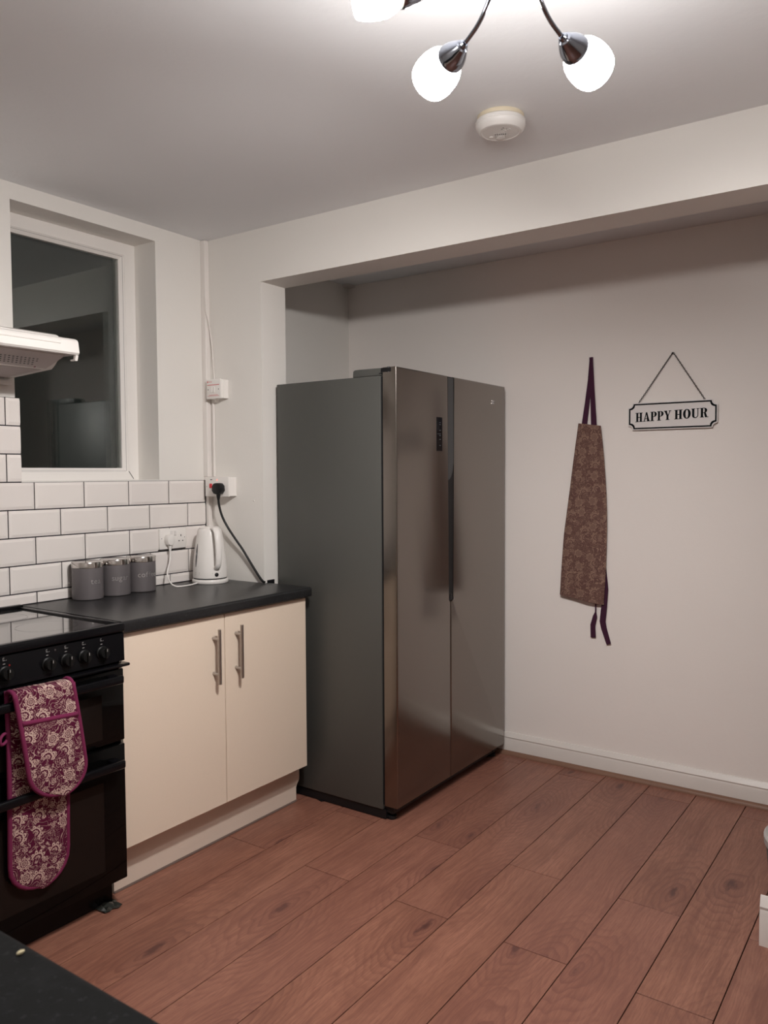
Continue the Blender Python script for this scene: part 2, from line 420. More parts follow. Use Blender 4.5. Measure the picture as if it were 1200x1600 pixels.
def tile_row(z0, z1, typ, xmax, xmin=-1.9):
    edges = []
    x = -.025 if typ == 1 else -.025-TW/2
    xs = [-.025] if typ == 1 else [-.025, x]
    while x > xmin: x -= TW; xs.append(x)
    for xr, xl in zip(xs, xs[1:]):
        if xl >= xmax: continue
        cut = xr > xmax + 1e-6
        xr2 = min(xr, xmax)
        if xr2-xl < .012: continue
        full_h = abs((z1-z0)-TH) < 1e-4
        br = 0 if (cut or (typ == 2 and abs(xr+.025) < 1e-6)) else 1
        me = tile_mesh(xr2-xl-GT, z1-z0-GT, 1, br, 1 if full_h else 0, 1)
        o = bpy.data.objects.new('tile', me); COL.objects.link(o); o.parent = wall_left
        o.location = (xl+GT/2, -.004, z0+GT/2)
tile_row(.9175, TZ, 1, 0)
for k in range(4): tile_row(TZ+k*TH, TZ+(k+1)*TH, 2 if k % 2 == 0 else 1, 0)
for k in range(4, 7): tile_row(TZ+k*TH, TZ+(k+1)*TH, 2 if k % 2 == 0 else 1, -.893)

# window
win = struct(B().box(WX0, WX1, .135, .215, WZ0, WZ0+.032).box(WX0, WX1, .135, .215, WZ1-.048, WZ1)
             .box(WX0, WX0+.048, .135, .215, WZ0+.032, WZ1-.048).box(WX1-.052, WX1, .135, .215, WZ0+.032, WZ1-.048)
             .mk('window_1', 'upvc'), 'white framed window dark with night, above the worktop', 'window')
def ring(x0, x1, z0, z1, wd, y0, y1, slope, m, name):
    b = B()
    o_ = [(x0, z0), (x1, z0), (x1, z1), (x0, z1)]; i_ = [(x0+wd, z0+wd), (x1-wd, z0+wd), (x1-wd, z1-wd), (x0+wd, z1-wd)]
    A = [b.bm.verts.new((x, y0, z)) for x, z in o_]; C_ = [b.bm.verts.new((x, y0+slope, z)) for x, z in i_]
    D = [b.bm.verts.new((x, y1, z)) for x, z in i_]; E_ = [b.bm.verts.new((x, y1, z)) for x, z in o_]
    for i in range(4):
        j = (i+1) % 4
        b.bm.faces.new((A[i], A[j], C_[j], C_[i])); b.bm.faces.new((C_[i], C_[j], D[j], D[i])); b.bm.faces.new((E_[i], E_[j], A[j], A[i])); b.bm.faces.new((D[i], D[j], E_[j], E_[i]))
    return b.mk(name, m, win)
ring(WX0+.046, WX1-.050, WZ0+.030, WZ1-.046, .008, .138, .16, .003, 'grout', 'gasket_line').hide_render = False
ring(WX0+.048, WX1-.052, WZ0+.032, WZ1-.048, .018, .136, .175, .016, 'upvc', 'glazing_bead')
B().box(WX0+.055, WX1-.058, .160, .164, WZ0+.040, WZ1-.056).mk('pane', 'glass', win)
B().box(WX0+.055, WX1-.058, .180, .184, WZ0+.040, WZ1-.056).mk('pane', 'glass', win)
B().tube([(WX1-.050, .1345, WZ0+.036), (WX1-.026, .1345, WZ0+.004)], .0012, 6).mk('mitre_joint', 'grout', win)

# skirtings and beading
def skirt_profile(dep=.02, h=.104):
    return [(0, 0), (dep, 0), (dep, h*.66), (dep*.82, h*.74), (dep*.95, h*.80), (dep*.55, h*.93), (dep*.3, h), (0, h)]
pr = [(XF-x, z) for x, z in skirt_profile()]
b = B()
def sk(pr, y0, y1):
    return [(x, z) for x, z in pr]
b.prism(pr, YR, -.0, 'y')
bs = struct(b.mk('baseboard_right', 'skirt', smooth=25), 'white moulded skirting board along the far wall', 'skirting')
q = [(XF-.0205, 0), (XF-.0385, 0), (XF-.0375, .006), (XF-.034, .012), (XF-.028, .0165), (XF-.0205, .018)]
struct(B().prism(q, YR, -.30, 'y').mk('trim_1', 'bead', smooth=30), 'thin brown wooden beading at the foot of the far skirting', 'trim')
pr = [(-x, z) for x, z in skirt_profile(.018, .145)]
struct(B().prism(pr, YR, YP2+.034, 'y').mk('baseboard_middle', 'gloss_white', smooth=25), 'white skirting end at the right edge beside the bin', 'skirting')
# trunking in the corner, with a loose cable
tr = struct(B().box(-.025, 0, -.028, 0, 1.372, H-.001, .002, 1).box(-.0235, 0, -.028, 0, ZW+.001, 1.372).mk('trim_2', 'gloss_white'), 'white square trunking in the corner beside the window', 'trunking')
B().tube([(-.0265, -.030, 2.16), (-.028, -.034, 2.13), (-.0275, -.031, 2.10), (-.02, -.036, 2.07), (-.012, -.040, 2.02), (-.007, -.047, 1.95), (-.005, -.052, 1.85), (-.004, -.055, 1.80)], .0028, 8, 2).mk('cable', 'gloss_white', tr, smooth=True)
B().box(-.008, 0, -.052, -.040, 1.372, 1.698, .002, 1).mk('mini_trunking', 'gloss_white', tr)
# short batten ends high in the recess corner
struct(B().box(XF-.055, XF-.001, -.045, -.003, H-.012, H-.0005).mk('trim_3', 'gloss_white'), 'short white batten at the ceiling in the recess corner', 'trim')
sc_ = B().lathe([(.0035, 0), (.0035, .002), (.0015, .003)], (-.0, -.283, 1.269), (-1, 0, 0), 10).mk('screw_cap', 'gloss_white', wall_mid)
# black strip painting in the shaded gap where worktop meets the pier
struct(B().box(.017, .060, YP-.004, YP-.0005, .60, .927).mk('gap_shade_strip', 'black_pl'), 'dark strip standing in for the shaded gap between the pier and the fridge', 'trim')

# ---------------------------------------------------------------- base cabinet, worktop
YD = -.5637
cab = thing('base_cabinet', (-.45, -.3, 0), 'cream double-door base cabinet with steel bar handles under the black worktop', 'cabinet')
b = B(); b.box(-.902, -.028, YD+.02, -.02, .16, .8755).box(-.0275, .001, YD+.02, YP-.004, .16, .8755)
b.mk('body', 'plinth', cab)
pl = [(-.9, .001), (.010, .001), (.010, .060), (.016, .072), (.028, .086), (.030, .100), (.030, .150), (-.9, .150)]
B().prism(pl, -.496, -.480, 'y').mk('plinth', 'plinth', cab)
B().box(-.9, .008, -.499, -.4965, .001, .008).mk('plinth_seal', mat('seal_strip', (.20, .15, .13), .6), cab, label='thin dark sealing strip')
def door(x0, x1, hx):
    d = B().box(x0, x1, YD, YD+.018, .1687, .8719, .0012, 1).mk('door', 'cream', cab)
    yb = YD-.033
    h = B().tube([(hx, yb, .628), (hx, yb, .826)], .0062, 16)
    for z in (.663, .791): h.lathe([(.0065, 0), (.0050, .006), (.0050, .030)], (hx, YD, z), (0, -1, 0), 14)
    h.mk('handle', 'steel', d, smooth=40)
door(-.9015, -.4530, -.5085); door(-.4495, .0035, -.3965)
# worktop: slab with rolled front edge, notched round the pier
def wt_profile(y_front, z0, z1, n=5):
    r = .011; pts = [(0, z1)]
    for i in range(n+1):
        a = PI/2*i/n; pts.append((y_front + r - r*math.sin(a), z1 - r + r*math.cos(a)))
    for i in range(n+1):
        a = PI/2*i/n; pts.append((y_front + .006 - .006*math.cos(a), z0 + .006 - .006*math.sin(a)))
    pts.append((0, z0)); return pts
pf = wt_profile(-.5875, ZW-.038, ZW)
pf = [(-.0095 if y == 0 else y, z) for y, z in pf]
b = B(); b.prism(pf, -.9125, -.0265, 'x')
pf2 = [(YP-.003 if y == -.0095 else y, z) for y, z in pf]
b.prism(pf2, -.0265, .0156, 'x'); b.box(-.0265, -.0005, YP-.003, -.030, ZW-.038, ZW)
wt = b.mk('worktop', 'worktop', smooth=35, label='black laminate worktop over the cream cabinet doors, beside the fridge', category='worktop')

# near worktop at lower left, under the camera
b = B(); r_ = .012
pts = [(XL+.004, ZW)] + [(-2.075-r_+r_*math.sin(PI/2*i/5), ZW-r_+r_*math.cos(PI/2*i/5)) for i in range(6)] + [(-2.075, ZW-.038), (XL+.004, ZW-.038)]
b.prism(pts, -3.6, -.70, 'y')
wt2 = b.mk('worktop', 'worktop2', smooth=35, label='blurred dark speckled worktop edge in the lower left corner', category='worktop')
cab2 = thing('base_cabinet', (-2.4, -2.1, 0), 'cream base cabinet hidden under the near speckled worktop', 'cabinet')
B().box(XL+.01, -2.12, -3.58, -.72, .16, ZW-.039).mk('body', 'plinth', cab2)
for i in range(5):
    B().box(-2.119, -2.101, -3.575+i*.571, -3.575+i*.571+.566, .17, .872, .0012).mk('door', 'cream', cab2)
B().box(-2.18, -2.165, -3.58, -.72, .001, .155).mk('plinth', 'plinth', cab2)
# left run beyond the cooker (out of frame)
b = B(); b.box(XL+.004, -1.5215, -.5875, -.0095, ZW-.038, ZW, .004, 2).mk('worktop', 'worktop', label='black worktop left of the cooker, outside the frame', category='worktop')
cab3 = thing('base_cabinet', (-2.0, -.3, 0), 'cream base cabinet left of the cooker, outside the frame', 'cabinet')
B().box(XL+.01, -1.5225, YD+.02, -.02, .16, ZW-.039).mk('body', 'plinth', cab3)
B().box(-2.10, -1.5235, YD, YD+.018, .1687, .8719, .0012).mk('door', 'cream', cab3)
B().box(XL+.01, -1.53, -.496, -.48, .001, .155).mk('plinth', 'plinth', cab3)
# crumb
B().sphere((-2.093, -1.989, ZW+.0022), .003, (1.5, .8, .7), 8, 6).mk('crumb', mat('crumb_mat', (.7, .62, .40), .6), smooth='all', label='pale crumb lying on the dark worktop in the lower left corner', category='crumb')

# ---------------------------------------------------------------- cooker
CX0, CX1 = -1.515, -.9155
ck = thing('cooker', (-1.215, -.3, 0), 'black freestanding electric cooker with double oven and ceramic hob', 'cooker')
b = B(); b.box(CX0+.002, CX1-.002, -.575, -.02, .10, .885, .002)
b.mk('body', 'cooker', ck)
B().box(CX0+.01, CX1-.018, -.532, -.05, .004, .10).mk('plinth', 'cooker', ck)
# hob: rim frame and glass
b = B()
zt = .9165
b.box(CX0, CX1, -.604, -.575, .888, zt-.001, .006, 3); b.box(CX0, CX1, -.035, -.012, .885, zt+.006, .004, 2)
b.box(CX0, CX0+.022, -.575, -.035, .885, zt, .004, 2); b.box(CX1-.022, CX1, -.575, -.035, .885, zt, .004, 2)
b.mk('hob_rim', 'cooker', ck, smooth=35)
B().box(CX0+.022, CX1-.022, -.575, -.035, .886, zt-.006).mk('hob_glass', 'hob_glass', ck)
zp = M['hob_glass']
for (x, y, rr) in ((-1.36, -.19, .09), (-1.07, -.17, .075), (-1.36, -.43, .075), (-1.07, -.42, .09)):
    B().lathe([(rr, 0), (rr+.0015, 0)], (x, y, zt-.0056), seg=48, caps=False).mk('cooking_zone', zp, ck)
# control panel, slightly raked
b = B(); b.prism([(-.575, .797), (-.600, .797), (-.598, .884), (-.575, .884)], CX0+.002, CX1-.002, 'x', .002)
pan = b.mk('control_panel', 'cooker', ck)
B().box(CX0-.004, CX1+.010, -.612, -.575, .779, .789, .004, 2).mk('trim_lip', 'cooker', ck, smooth=35)
for x in (-1.000, -1.063, -1.122, -1.182, -1.312, -1.372, -1.432):
    yk = -.5992
    k = B().lathe([(.0205, 0), (.0205, .004), (.0175, .006), (.0165, .018), (.0145, .021)], (x, yk, .836), (0, -1, 0), 24)
    k.box(x-.0035, x+.0035, yk-.027, yk-.018, .821, .851, .001)
    kn = k.mk('knob', mat('knob_plastic', (.006, .006, .006), .45, spec=.22) if 'knob' not in M else M['knob'], pan, smooth=35)
    B().box(x-.0008, x+.0008, yk-.0283, yk-.0268, .842, .850).mk('pointer_mark', 'mark', kn)
    B().box(x-.005, x+.002, yk-.0006, yk-.0001, .8615, .863).mk('index_mark', 'mark', pan)
    mk = B(); zz = .871; w_ = .0045
    yq = -.5986
    mk.box(x-w_, x+w_-.002, yq-.0004, yq, zz, zz+.0008).box(x-w_, x-w_+.0008, yq-.0004, yq, zz, zz+.008).box(x-w_, x, yq-.0004, yq, zz+.0075, zz+.0083).box(x+.0045, x+.0062, yq-.0004, yq, zz, zz+.0016)
    mk.box(x-w_+.003, x-w_+.0045, yq-.0004, yq, zz+.002, zz+.0035)
    mk.mk('zone_symbol', 'mark', pan, kind='stuff')
B().lathe([(.003, 0), (.0025, .0015)], (-1.298, -.5988, .856), (0, -1, 0), 12).mk('indicator_lamp', mat('dark_red_lens', (.16, .01, .01), .3), pan)
B().lathe([(.003, 0), (.0025, .0015)], (-1.158, -.5988, .873), (0, -1, 0), 12).mk('indicator_lamp', mat('dark_lens', (.05, .04, .04), .3), pan)
M['knob'] = mat('knob_plastic', (.006, .006, .006), .45, spec=.25)
def oven_door(z0, z1, wz0, wz1, hz, full):
    d = B().box(CX0+.004, CX1-.008, -.600, -.577, z0, z1, .003, 2).mk('oven_door', 'cooker_glass', ck, smooth=35)
    B().box(CX0+.075, CX1-.09, -.6006, -.6000, wz0, wz1).mk('oven_window', 'oven_window', d)
    h = B()
    h.box(CX0+.03, CX1-.045, -.655, -.638, hz-.013, hz+.013, .006, 3)
    for x in (CX0+.045, CX1-.06): h.box(x-.015, x+.015, -.640, -.5995, hz-.010, hz+.010, .004, 2)
    h.mk('handle', 'cooker', d, smooth=35)
oven_door(.545, .772, .565, .705, .752, 0)
oven_door(.098, .533, .15, .43, .487, 1)

# ---------------------------------------------------------------- double oven glove over the top handle
gl = thing('oven_glove', (-1.23, -.65, .765), 'maroon floral double oven glove hanging over the top oven door handle', 'oven glove')
def pad(outline_fn, ypath, name, m, thick, parent):
    pass
def pad_mesh(cx, w_, z_top, length, tilt, y_at, name, thick=.011, holes=None, nx=14, nz=30, mat_='glove_print'):
    """soft pad with a rounded lower end; y_at(z) gives its middle surface; returns object plus edge loop for the binding"""
    b = B(); rows = []
    def halfw(s_):
        d = length - s_
        rr = w_/2
        return rr if d > rr*.92 else rr*math.sqrt(max(0, 1-((rr*.92-d)/(rr*.92))**2))
    fr = []; bk = []
    edge_l = []; edge_r = []
    for j in range(nz+1):
        s_ = length*(j/nz) if j < nz-8 else None
        if s_ is None:
            s0 = length*((nz-9)/nz); k = (j-(nz-9))/9; s_ = s0 + (length-s0)*math.sin(k*PI/2)
        s_ = min(s_, length-.0004)
        hw = halfw(s_); z = z_top - s_
        rf, rb = [], []
        for i in range(nx+1):
            u = -1 + 2*i/nx
            x = cx + tilt*s_ + u*hw
            puff = thick*(1-abs(u)**4)*.5 + .0025
            zz = z - .006*math.sin(u*2.2+.4)*(.3+s_)
            yy = y_at(s_, x)
            rf.append(b.bm.verts.new((x, yy-puff, zz))); rb.append(b.bm.verts.new((x, yy+puff, zz)))
            if i == 0: edge_l.append(V((x, yy, zz)))
            if i == nx: edge_r.append(V((x, yy, zz)))
        fr.append(rf); bk.append(rb)
    for a, c_ in zip(fr, fr[1:]):
        for i in range(nx): b.bm.faces.new((a[i], a[i+1], c_[i+1], c_[i]))
    for a, c_ in zip(bk, bk[1:]):
        for i in range(nx): b.bm.faces.new((a[i], c_[i], c_[i+1], a[i+1]))
    for a, c_, a2, c2 in zip(fr, fr[1:], bk, bk[1:]):
        b.bm.faces.new((a[0], c_[0], c2[0], a2[0])); b.bm.faces.new((a[-1], a2[-1], c2[-1], c_[-1]))
    for i in range(nx):
        b.bm.faces.new((fr[0][i], bk[0][i], bk[0][i+1], fr[0][i+1])); b.bm.faces.new((fr[-1][i], fr[-1][i+1], bk[-1][i+1], bk[-1][i]))
    o = b.mk(name, mat_, gl, smooth=60)
    loop = edge_l + [p.copy() for p in reversed(edge_r)]
    eb = B().tube(loop, .0068, 10).mk('binding', 'maroon', o, smooth='all')
    return o
fy = lambda s_, x: -.6665 - .006*math.sin(s_*9)
fp = pad_mesh(-1.236, .176, .786, .314, .135, fy, 'front_pad')
by = lambda s_, x: -.621 - .004*math.sin(s_*8)
bp = pad_mesh(-1.232, .178, .790, .585, -.004, by, 'back_pad', .010)
# top fold across the bar
b = B(); n = 10; rows = []
for k in range(n+1):
    a = PI*k/n
    rows.append([b.bm.verts.new((-1.236+(-.087+.174*i/10), -.6455-.0235*math.cos(a)*1.0-.0005, .784+.0095*math.sin(a)-.004*math.sin((-1+.2*i)*2.2+.4)*.3)) for i in range(11)])
for a, c_ in zip(rows, rows[1:]):
    for i in range(10): b.bm.faces.new((a[i], a[i+1], c_[i+1], c_[i]))
fold = b.mk('fold', 'glove_print', gl, smooth='all')
sm = fold.modifiers.new('thickness', 'SOLIDIFY'); sm.thickness = .005
B().tube([V((-1.323, -.668, .783)), V((-1.324, -.655, .794)), V((-1.324, -.636, .794)), V((-1.322, -.622, .783))], .0062, 10, 2).mk('binding', 'maroon', fold, smooth='all')
B().tube([V((-1.149, -.668, .783)), V((-1.149, -.655, .794)), V((-1.149, -.636, .794)), V((-1.150, -.622, .783))], .0062, 10, 2).mk('binding', 'maroon', fold, smooth='all')
# pocket band on the front pad
pts = []
for i in range(13):
    u = -1 + i/6; x = -1.2245 + u*.085
    pts.append(V((x, fy(.09, x)-.0058-.0018*(1-abs(u)**3), .7000 - .0065*u - .0*(u))))
b = B(); ra = []
for dz in (-.0075, 0, .0075):
    ra.append([b.bm.verts.new(p + V((-dz*.12, -.0022 if dz == 0 else 0, dz))) for p in pts])
for a, c_ in zip(ra, ra[1:]):
    for i in range(len(pts)-1): b.bm.faces.new((a[i], a[i+1], c_[i+1], c_[i]))
o = b.mk('pocket_band', 'maroon', fp, smooth='all'); sm = o.modifiers.new('thickness', 'SOLIDIFY'); sm.thickness = .004
# hanging loop at the left side
B().tube([(-1.318, -.622, .672), (-1.335, -.628, .680), (-1.352, -.634, .668), (-1.348, -.634, .650), (-1.333, -.628, .652), (-1.320, -.622, .662)], .0045, 8, 2).mk('hanging_loop', 'maroon', gl, smooth='all')

# ---------------------------------------------------------------- cooker hood
hd = thing('cooker_hood', (-1.215, -.15, 1.78), 'white visor cooker hood on the wall above the cooker', 'cooker hood')
HX0, HX1 = -1.515, -.920
body = [(-.001, 1.7225), (-.255, 1.735), (-.275, 1.747), (-.298, 1.768), (-.298, 1.842), (-.285, 1.848), (-.001, 1.893)]
B().prism(body, HX0+.003, HX1-.003, 'x', .003).mk('body', 'white_pl', hd, smooth=35)
vis = [(-.299, 1.772), (-.402, 1.770), (-.408, 1.776), (-.402, 1.812), (-.396, 1.819), (-.385, 1.823), (-.299, 1.836)]
vz = B().prism(vis, HX0, HX1, 'x', .004).mk('visor', 'white_pl', hd, smooth=35)
B().box(-1.30, -.985, -.4065, -.400, 1.799, 1.812, .002).mk('grip_rail', 'white_pl', vz)
B().prism([(-.402, 1.769), (-.396, 1.752), (-.372, 1.752), (-.372, 1.757), (-.388, 1.757), (-.390, 1.769)], HX1-.012, HX1-.002, 'x').mk('visor_bracket', 'white_pl', vz)
# perforated lamp cover, sloping from visor down to filter
b = B(); b.prism([(-.285, 1.7525), (-.255, 1.7325), (-.250, 1.7325), (-.280, 1.7525)], HX0+.02, HX1-.01, 'x')
cov = B(); p0, p1 = V((0, -.372, 1.768)), V((0, -.262, 1.7345)); dn = (p1-p0).normalized(); nn = V((0, -dn.z, dn.y))
if nn.z > 0: nn = -nn
cov.prism([(p0.y, p0.z), (p1.y, p1.z), (p1.y, p1.z+.003), (p0.y, p0.z+.003)], HX0+.02, HX1-.03, 'x')
cv = cov.mk('lamp_cover', mat('hood_cover', (.50, .45, .44), .5), hd)
b.bm.free()
hb = B()
for r in range(4):
    for k in range(34):
        x = HX0+.05 + k*.0135 + (r % 2)*.00675
        if x > HX1-.09: continue
        c_ = p0.lerp(p1, .42+r*.125) + V((x, 0, 0)) + nn*.0008
        vs = [hb.bm.verts.new(c_ + V((1, 0, 0))*.0036*math.cos(2*PI*i/8) + dn*.0036*math.sin(2*PI*i/8)) for i in range(8)]
        hb.bm.faces.new(vs)
hb.mk('perforations', 'black_pl', cv, kind='stuff')
B().prism([(-.235, 1.7332), (-.03, 1.7228), (-.03, 1.7250), (-.235, 1.7354)], HX0+.03, HX1-.03, 'x').mk('filter', 'hood_grey', hd)
B().box(HX1-.075, HX1-.073, -.272, -.262, 1.7345, 1.739).mk('seam', 'maroon', hd)
B().box(HX0, -.926, -.020, -.001, 1.699, 1.716, .002).mk('back_rail', 'white_pl', hd)

# ---------------------------------------------------------------- fridge
FX0, FX1, FY, FYB, FYK = .0653, .9971, -.9778, -.9031, -.3601
fr = thing('fridge_freezer', ((FX0+FX1)/2, -.65, 0), 'tall stainless steel side-by-side fridge freezer with grey sides', 'fridge')
WORLD_fr = WORLD[fr.name]
b = B(); b.box(FX0, FX1, FYB, FYK, .040, 1.764, .004, 2)
b.mk('cabinet_body', 'fridge_side', fr, smooth=35)
B().box(FX0+.006, FX1-.006, FYB-.012, FYB+.002, .06, 1.76).mk('door_gasket', 'black_pl', fr)
zb, zt_ = .059, 1.7934
DM = .4795   # seam between the doors
ld = B().prism([(FX0, FYB-.012), (FX0, FY+.004), (FX0+.0012, FY+.0012), (FX0+.004, FY), (.4515, FY), (.4535, FY+.002), (.4535, FYB-.012)][::-1], 1, 2, 'z')
ld.bm.free()
def door_prism(poly_xz, name):
    b = B(); b.prism(poly_xz, FY, FYB-.012, 'y'); bm = b.bm
    es = [e for e in bm.edges if abs(e.verts[0].co.y-e.verts[1].co.y) < 1e-6 and abs(e.verts[0].co.y-FY) < 1e-6]
    bmesh.ops.bevel(bm, geom=es, offset=.005, segments=4, affect='EDGES', profile=.5)
    return b.mk(name, 'fridge_door', fr, smooth=35)
HZ = .832
dl = door_prism([(FX0, zb), (DM-.0018, zb), (DM-.0018, HZ), (.4585, HZ), (.4585, zt_), (FX0, zt_)], 'left_door')
dr = door_prism([(DM+.0018, zb), (FX1, zb), (FX1, zt_), (.5065, zt_), (.5065, HZ), (DM+.0018, HZ)], 'right_door')
B().box(.4590, .5060, FY+.0015, FYB-.01, HZ+.001, zt_-.002).mk('handle_channel', 'fridge_dark', fr, label='black vertical handle recess between the doors')
b = B(); b.prism([(.4600, 1.352), (.475, 1.358), (.488, 1.372), (.498, 1.392), (.505, 1.425), (.505, 1.788), (.4600, 1.788)], FY+.0003, FY+.0014, 'y').mk('channel_inlay', 'fridge_mid', fr)
B().lathe([(.012, 0), (.012, .002), (.009, .004)], (.4825, FY+.003, .850), (0, -1, 0), 20).mk('grip_end', 'black_pl', fr)
B().box(.5062, .5082, FY-.0012, FY+.0005, .8335, .846).mk('corner_clip', 'chrome', fr)
# control display
dsp = B().box(.364, .4105, FY-.0012, FY+.001, 1.474, 1.6155, .0015).mk('display', mat('display_black', (.008, .009, .011), .08), dl)
b = B()
for z in (1.592, 1.584, 1.560, 1.545, 1.538, 1.522, 1.497): b.box(.384, .396, FY-.0016, FY-.0011, z, z+.0022)
b.box(.370, .379, FY-.0016, FY-.0011, 1.545, 1.5468).mk('display_icons', mat('display_icon', (.10, .11, .12), .4), dsp, kind='stuff')
# small chrome emblem, upper right of right door
b = B(); b.prism([(.858, 1.7045), (.884, 1.7045), (.884, 1.7075), (.868, 1.7075), (.880, 1.7165), (.886, 1.7165), (.886, 1.7190), (.862, 1.7190), (.862, 1.7165), (.872, 1.7165), (.858, 1.7070)], FY-.0012, FY+.0004, 'y').mk('emblem', 'chrome', dr)
# hinge covers
B().prism([(-.905, 1.765), (-.905, 1.7925), (-.800, 1.7935), (-.775, 1.7930), (-.768, 1.788), (-.766, 1.765)], FX0+.004, FX0+.075, 'x', .002).mk('hinge_cover', 'fridge_side', fr, smooth=35)
B().prism([(-.905, 1.765), (-.905, 1.7925), (-.800, 1.7935), (-.775, 1.7930), (-.768, 1.788), (-.766, 1.765)], FX1-.075, FX1-.004, 'x', .002).mk('hinge_cover', 'fridge_side', fr, smooth=35)
b = B(); b.box(FX0-.001, FX0+.055, -.955, -.905, 1.7740, 1.7925, .003, 2).box(FX0+.002, FX0+.058, -.962, -.895, 1.7700, 1.7735).mk('hinge', 'black_pl', fr, smooth=35)
B().lathe([(.007, 0), (.007, .020), (.004, .022)], (FX0+.006, -.940, 1.7735), (0, 0, 1), 14).mk('hinge_pin', 'chrome_dark', fr)
# base and feet
B().box(FX0+.006, FX1-.006, -.915, FYK, .003, .0395).box(FX0+.03, FX1-.03, -.94, -.913, .022, .052).mk('base', 'black_pl', fr)  # black base, set low so its colour also fills in the shadow underneath
for x in (FX0+.035, FX1-.035):
    f_ = B(); f_.box(x-.022, x+.022, -.945, -.90, .026, .054, .003).lathe([(.020, 0), (.020, .012), (.010, .016), (.010, .03)], (x, -.925, .0012), (0, 0, 1), 20)
    f_.mk('foot', 'black_pl', fr, smooth=35)
    f_ = B(); f_.lathe([(.018, 0), (.018, .012)], (x, FYK-.06, .0012), (0, 0, 1), 16).mk('foot', 'black_pl', fr, smooth=35)
B().box(FX1+.0005, FX1+.022, -.962, -.935, .082, .092, .002).mk('side_stop', 'black_pl', fr)

# ---------------------------------------------------------------- canisters
def text_mesh(txt, size, depth, bold=0.):
    cu = bpy.data.curves.new('t', 'FONT'); cu.body = txt; cu.size = size; cu.extrude = depth; cu.align_x = 'LEFT'; cu.offset = bold; cu.resolution_u = 3
    o = bpy.data.objects.new('t', cu); COL.objects.link(o)
    bpy.context.view_layer.update()
    me = bpy.data.meshes.new_from_object(o.evaluated_get(bpy.context.evaluated_depsgraph_get()))
    bpy.data.objects.remove(o); bpy.data.curves.remove(cu)
    return me
def canister(x, y, word, rot, label):
    r, h = .0565, .141
    t_ = thing('canister', (x, y, ZW+.0004), label, 'canister', 'grey storage canisters on the worktop')
    z = ZW+.0006
    B().lathe([(r-.004, 0), (r-.001, .0015), (r, .005), (r, h-.0225), (r-.002, h-.022)], (x, y, z), seg=56).mk('body', 'canister', t_, smooth=40)
    B().lathe([(r-.003, h-.0222), (r+.0006, h-.0215), (r+.0006, h-.003), (r-.0006, h-.0008), (r-.004, h)], (x, y, z), seg=56).mk('lid', 'steel_lid', t_, smooth=40)
    size, adv, xs = .030, 0., []
    for ch in word:
        me = text_mesh(ch, size, .0003); xs.append((me, adv, min(v.co.x for v in me.vertices)))
        adv += max(v.co.x for v in me.vertices) - min(v.co.x for v in me.vertices) + .0028
    wid = adv - .0028
    for me, off, x0 in xs:
        bm = bmesh.new(); bm.from_mesh(me); bmesh.ops.remove_doubles(bm, verts=bm.verts, dist=1e-6)
        bmesh.ops.subdivide_edges(bm, edges=[e for e in bm.edges if e.calc_length() > .006], cuts=2)
        for v in bm.verts:
            a = rot + (v.co.x - x0 + off - wid/2)/r; rr = r + .0004 + v.co.z*.6
            v.co = V((x + rr*math.cos(a), y + rr*math.sin(a), z + .060 + v.co.y))
        m2 = bpy.data.meshes.new('letter'); bm.to_mesh(m2); bm.free(); m2.materials.append(M['canister_text'])
        o = bpy.data.objects.new('letter', m2); COL.objects.link(o); put(o, t_)
M['steel_lid'] = mat('polished_lid', (.60, .57, .55), .14, 1.)
canister(-.678, -.072, 'tea', math.radians(266), 'grey canister lettered tea, leftmost of the three')
canister(-.5545, -.072, 'sugar', math.radians(254), 'grey canister lettered sugar, in the middle of the three')
canister(-.4315, -.072, 'coffee', math.radians(260), 'grey canister lettered coffee, nearest the kettle')

# ---------------------------------------------------------------- kettle
KX, KY = -.108, -.122
kt = thing('kettle', (KX, KY, ZW), 'white plastic electric jug kettle standing in the worktop corner', 'kettle')
kz = ZW+.0006; hdir = V((-.375, -.927, 0)).normalized(); sdir = V((-hdir.y, hdir.x, 0))   # handle side, and left of it
def kp(a, b_, z): return V((KX, KY, kz)) + hdir*a + sdir*b_ + V((0, 0, z))
B().lathe([(.074, 0), (.0765, .003), (.0765, .014), (.0735, .018), (.066, .019)], (KX, KY, kz), seg=48).mk('base', 'white_pl', kt, smooth=40)
B().lathe([(.070, .0185), (.070, .0215)], (KX, KY, kz), seg=48).mk('base_gap', 'black_pl', kt, smooth=40)
def jug():
    b = B(); seg = 48; rings = []
    prof = [(.068, .0215), (.0740, .024), (.0748, .032), (.0742, .06), (.0715, .10), (.067, .14), (.0615, .175), (.056, .205), (.0525, .222), (.050, .229), (.046, .233)]
    for r, z in prof:
        ring = []
        for i in range(seg):
            a = 2*PI*i/seg; rr = r
            k = max(0, -math.cos(a))**10 * max(0, (z-.13)/.1)   # spout pulls out opposite the handle
            rr += .022*k
            ring.append(b.bm.verts.new(kp(rr*math.cos(a), rr*math.sin(a)*.97, z)))
        rings.append(ring)
    for a, c_ in zip(rings, rings[1:]):
        for i in range(seg): b.bm.faces.new((a[i], a[(i+1) % seg], c_[(i+1) % seg], c_[i]))
    b.bm.faces.new(rings[0][::-1]); b.bm.faces.new(rings[-1])
    return b.mk('jug', 'white_pl', kt, smooth=45)
jg = jug()
B().lathe([(.044, .2332), (.044, .236), (.038, .2405), (.02, .2425)], (KX, KY, kz), seg=36).box(KX-.008, KX+.008, KY-.006, KY+.006, kz+.240, kz+.2445, .002).mk('lid', 'white_pl', kt, smooth=40)
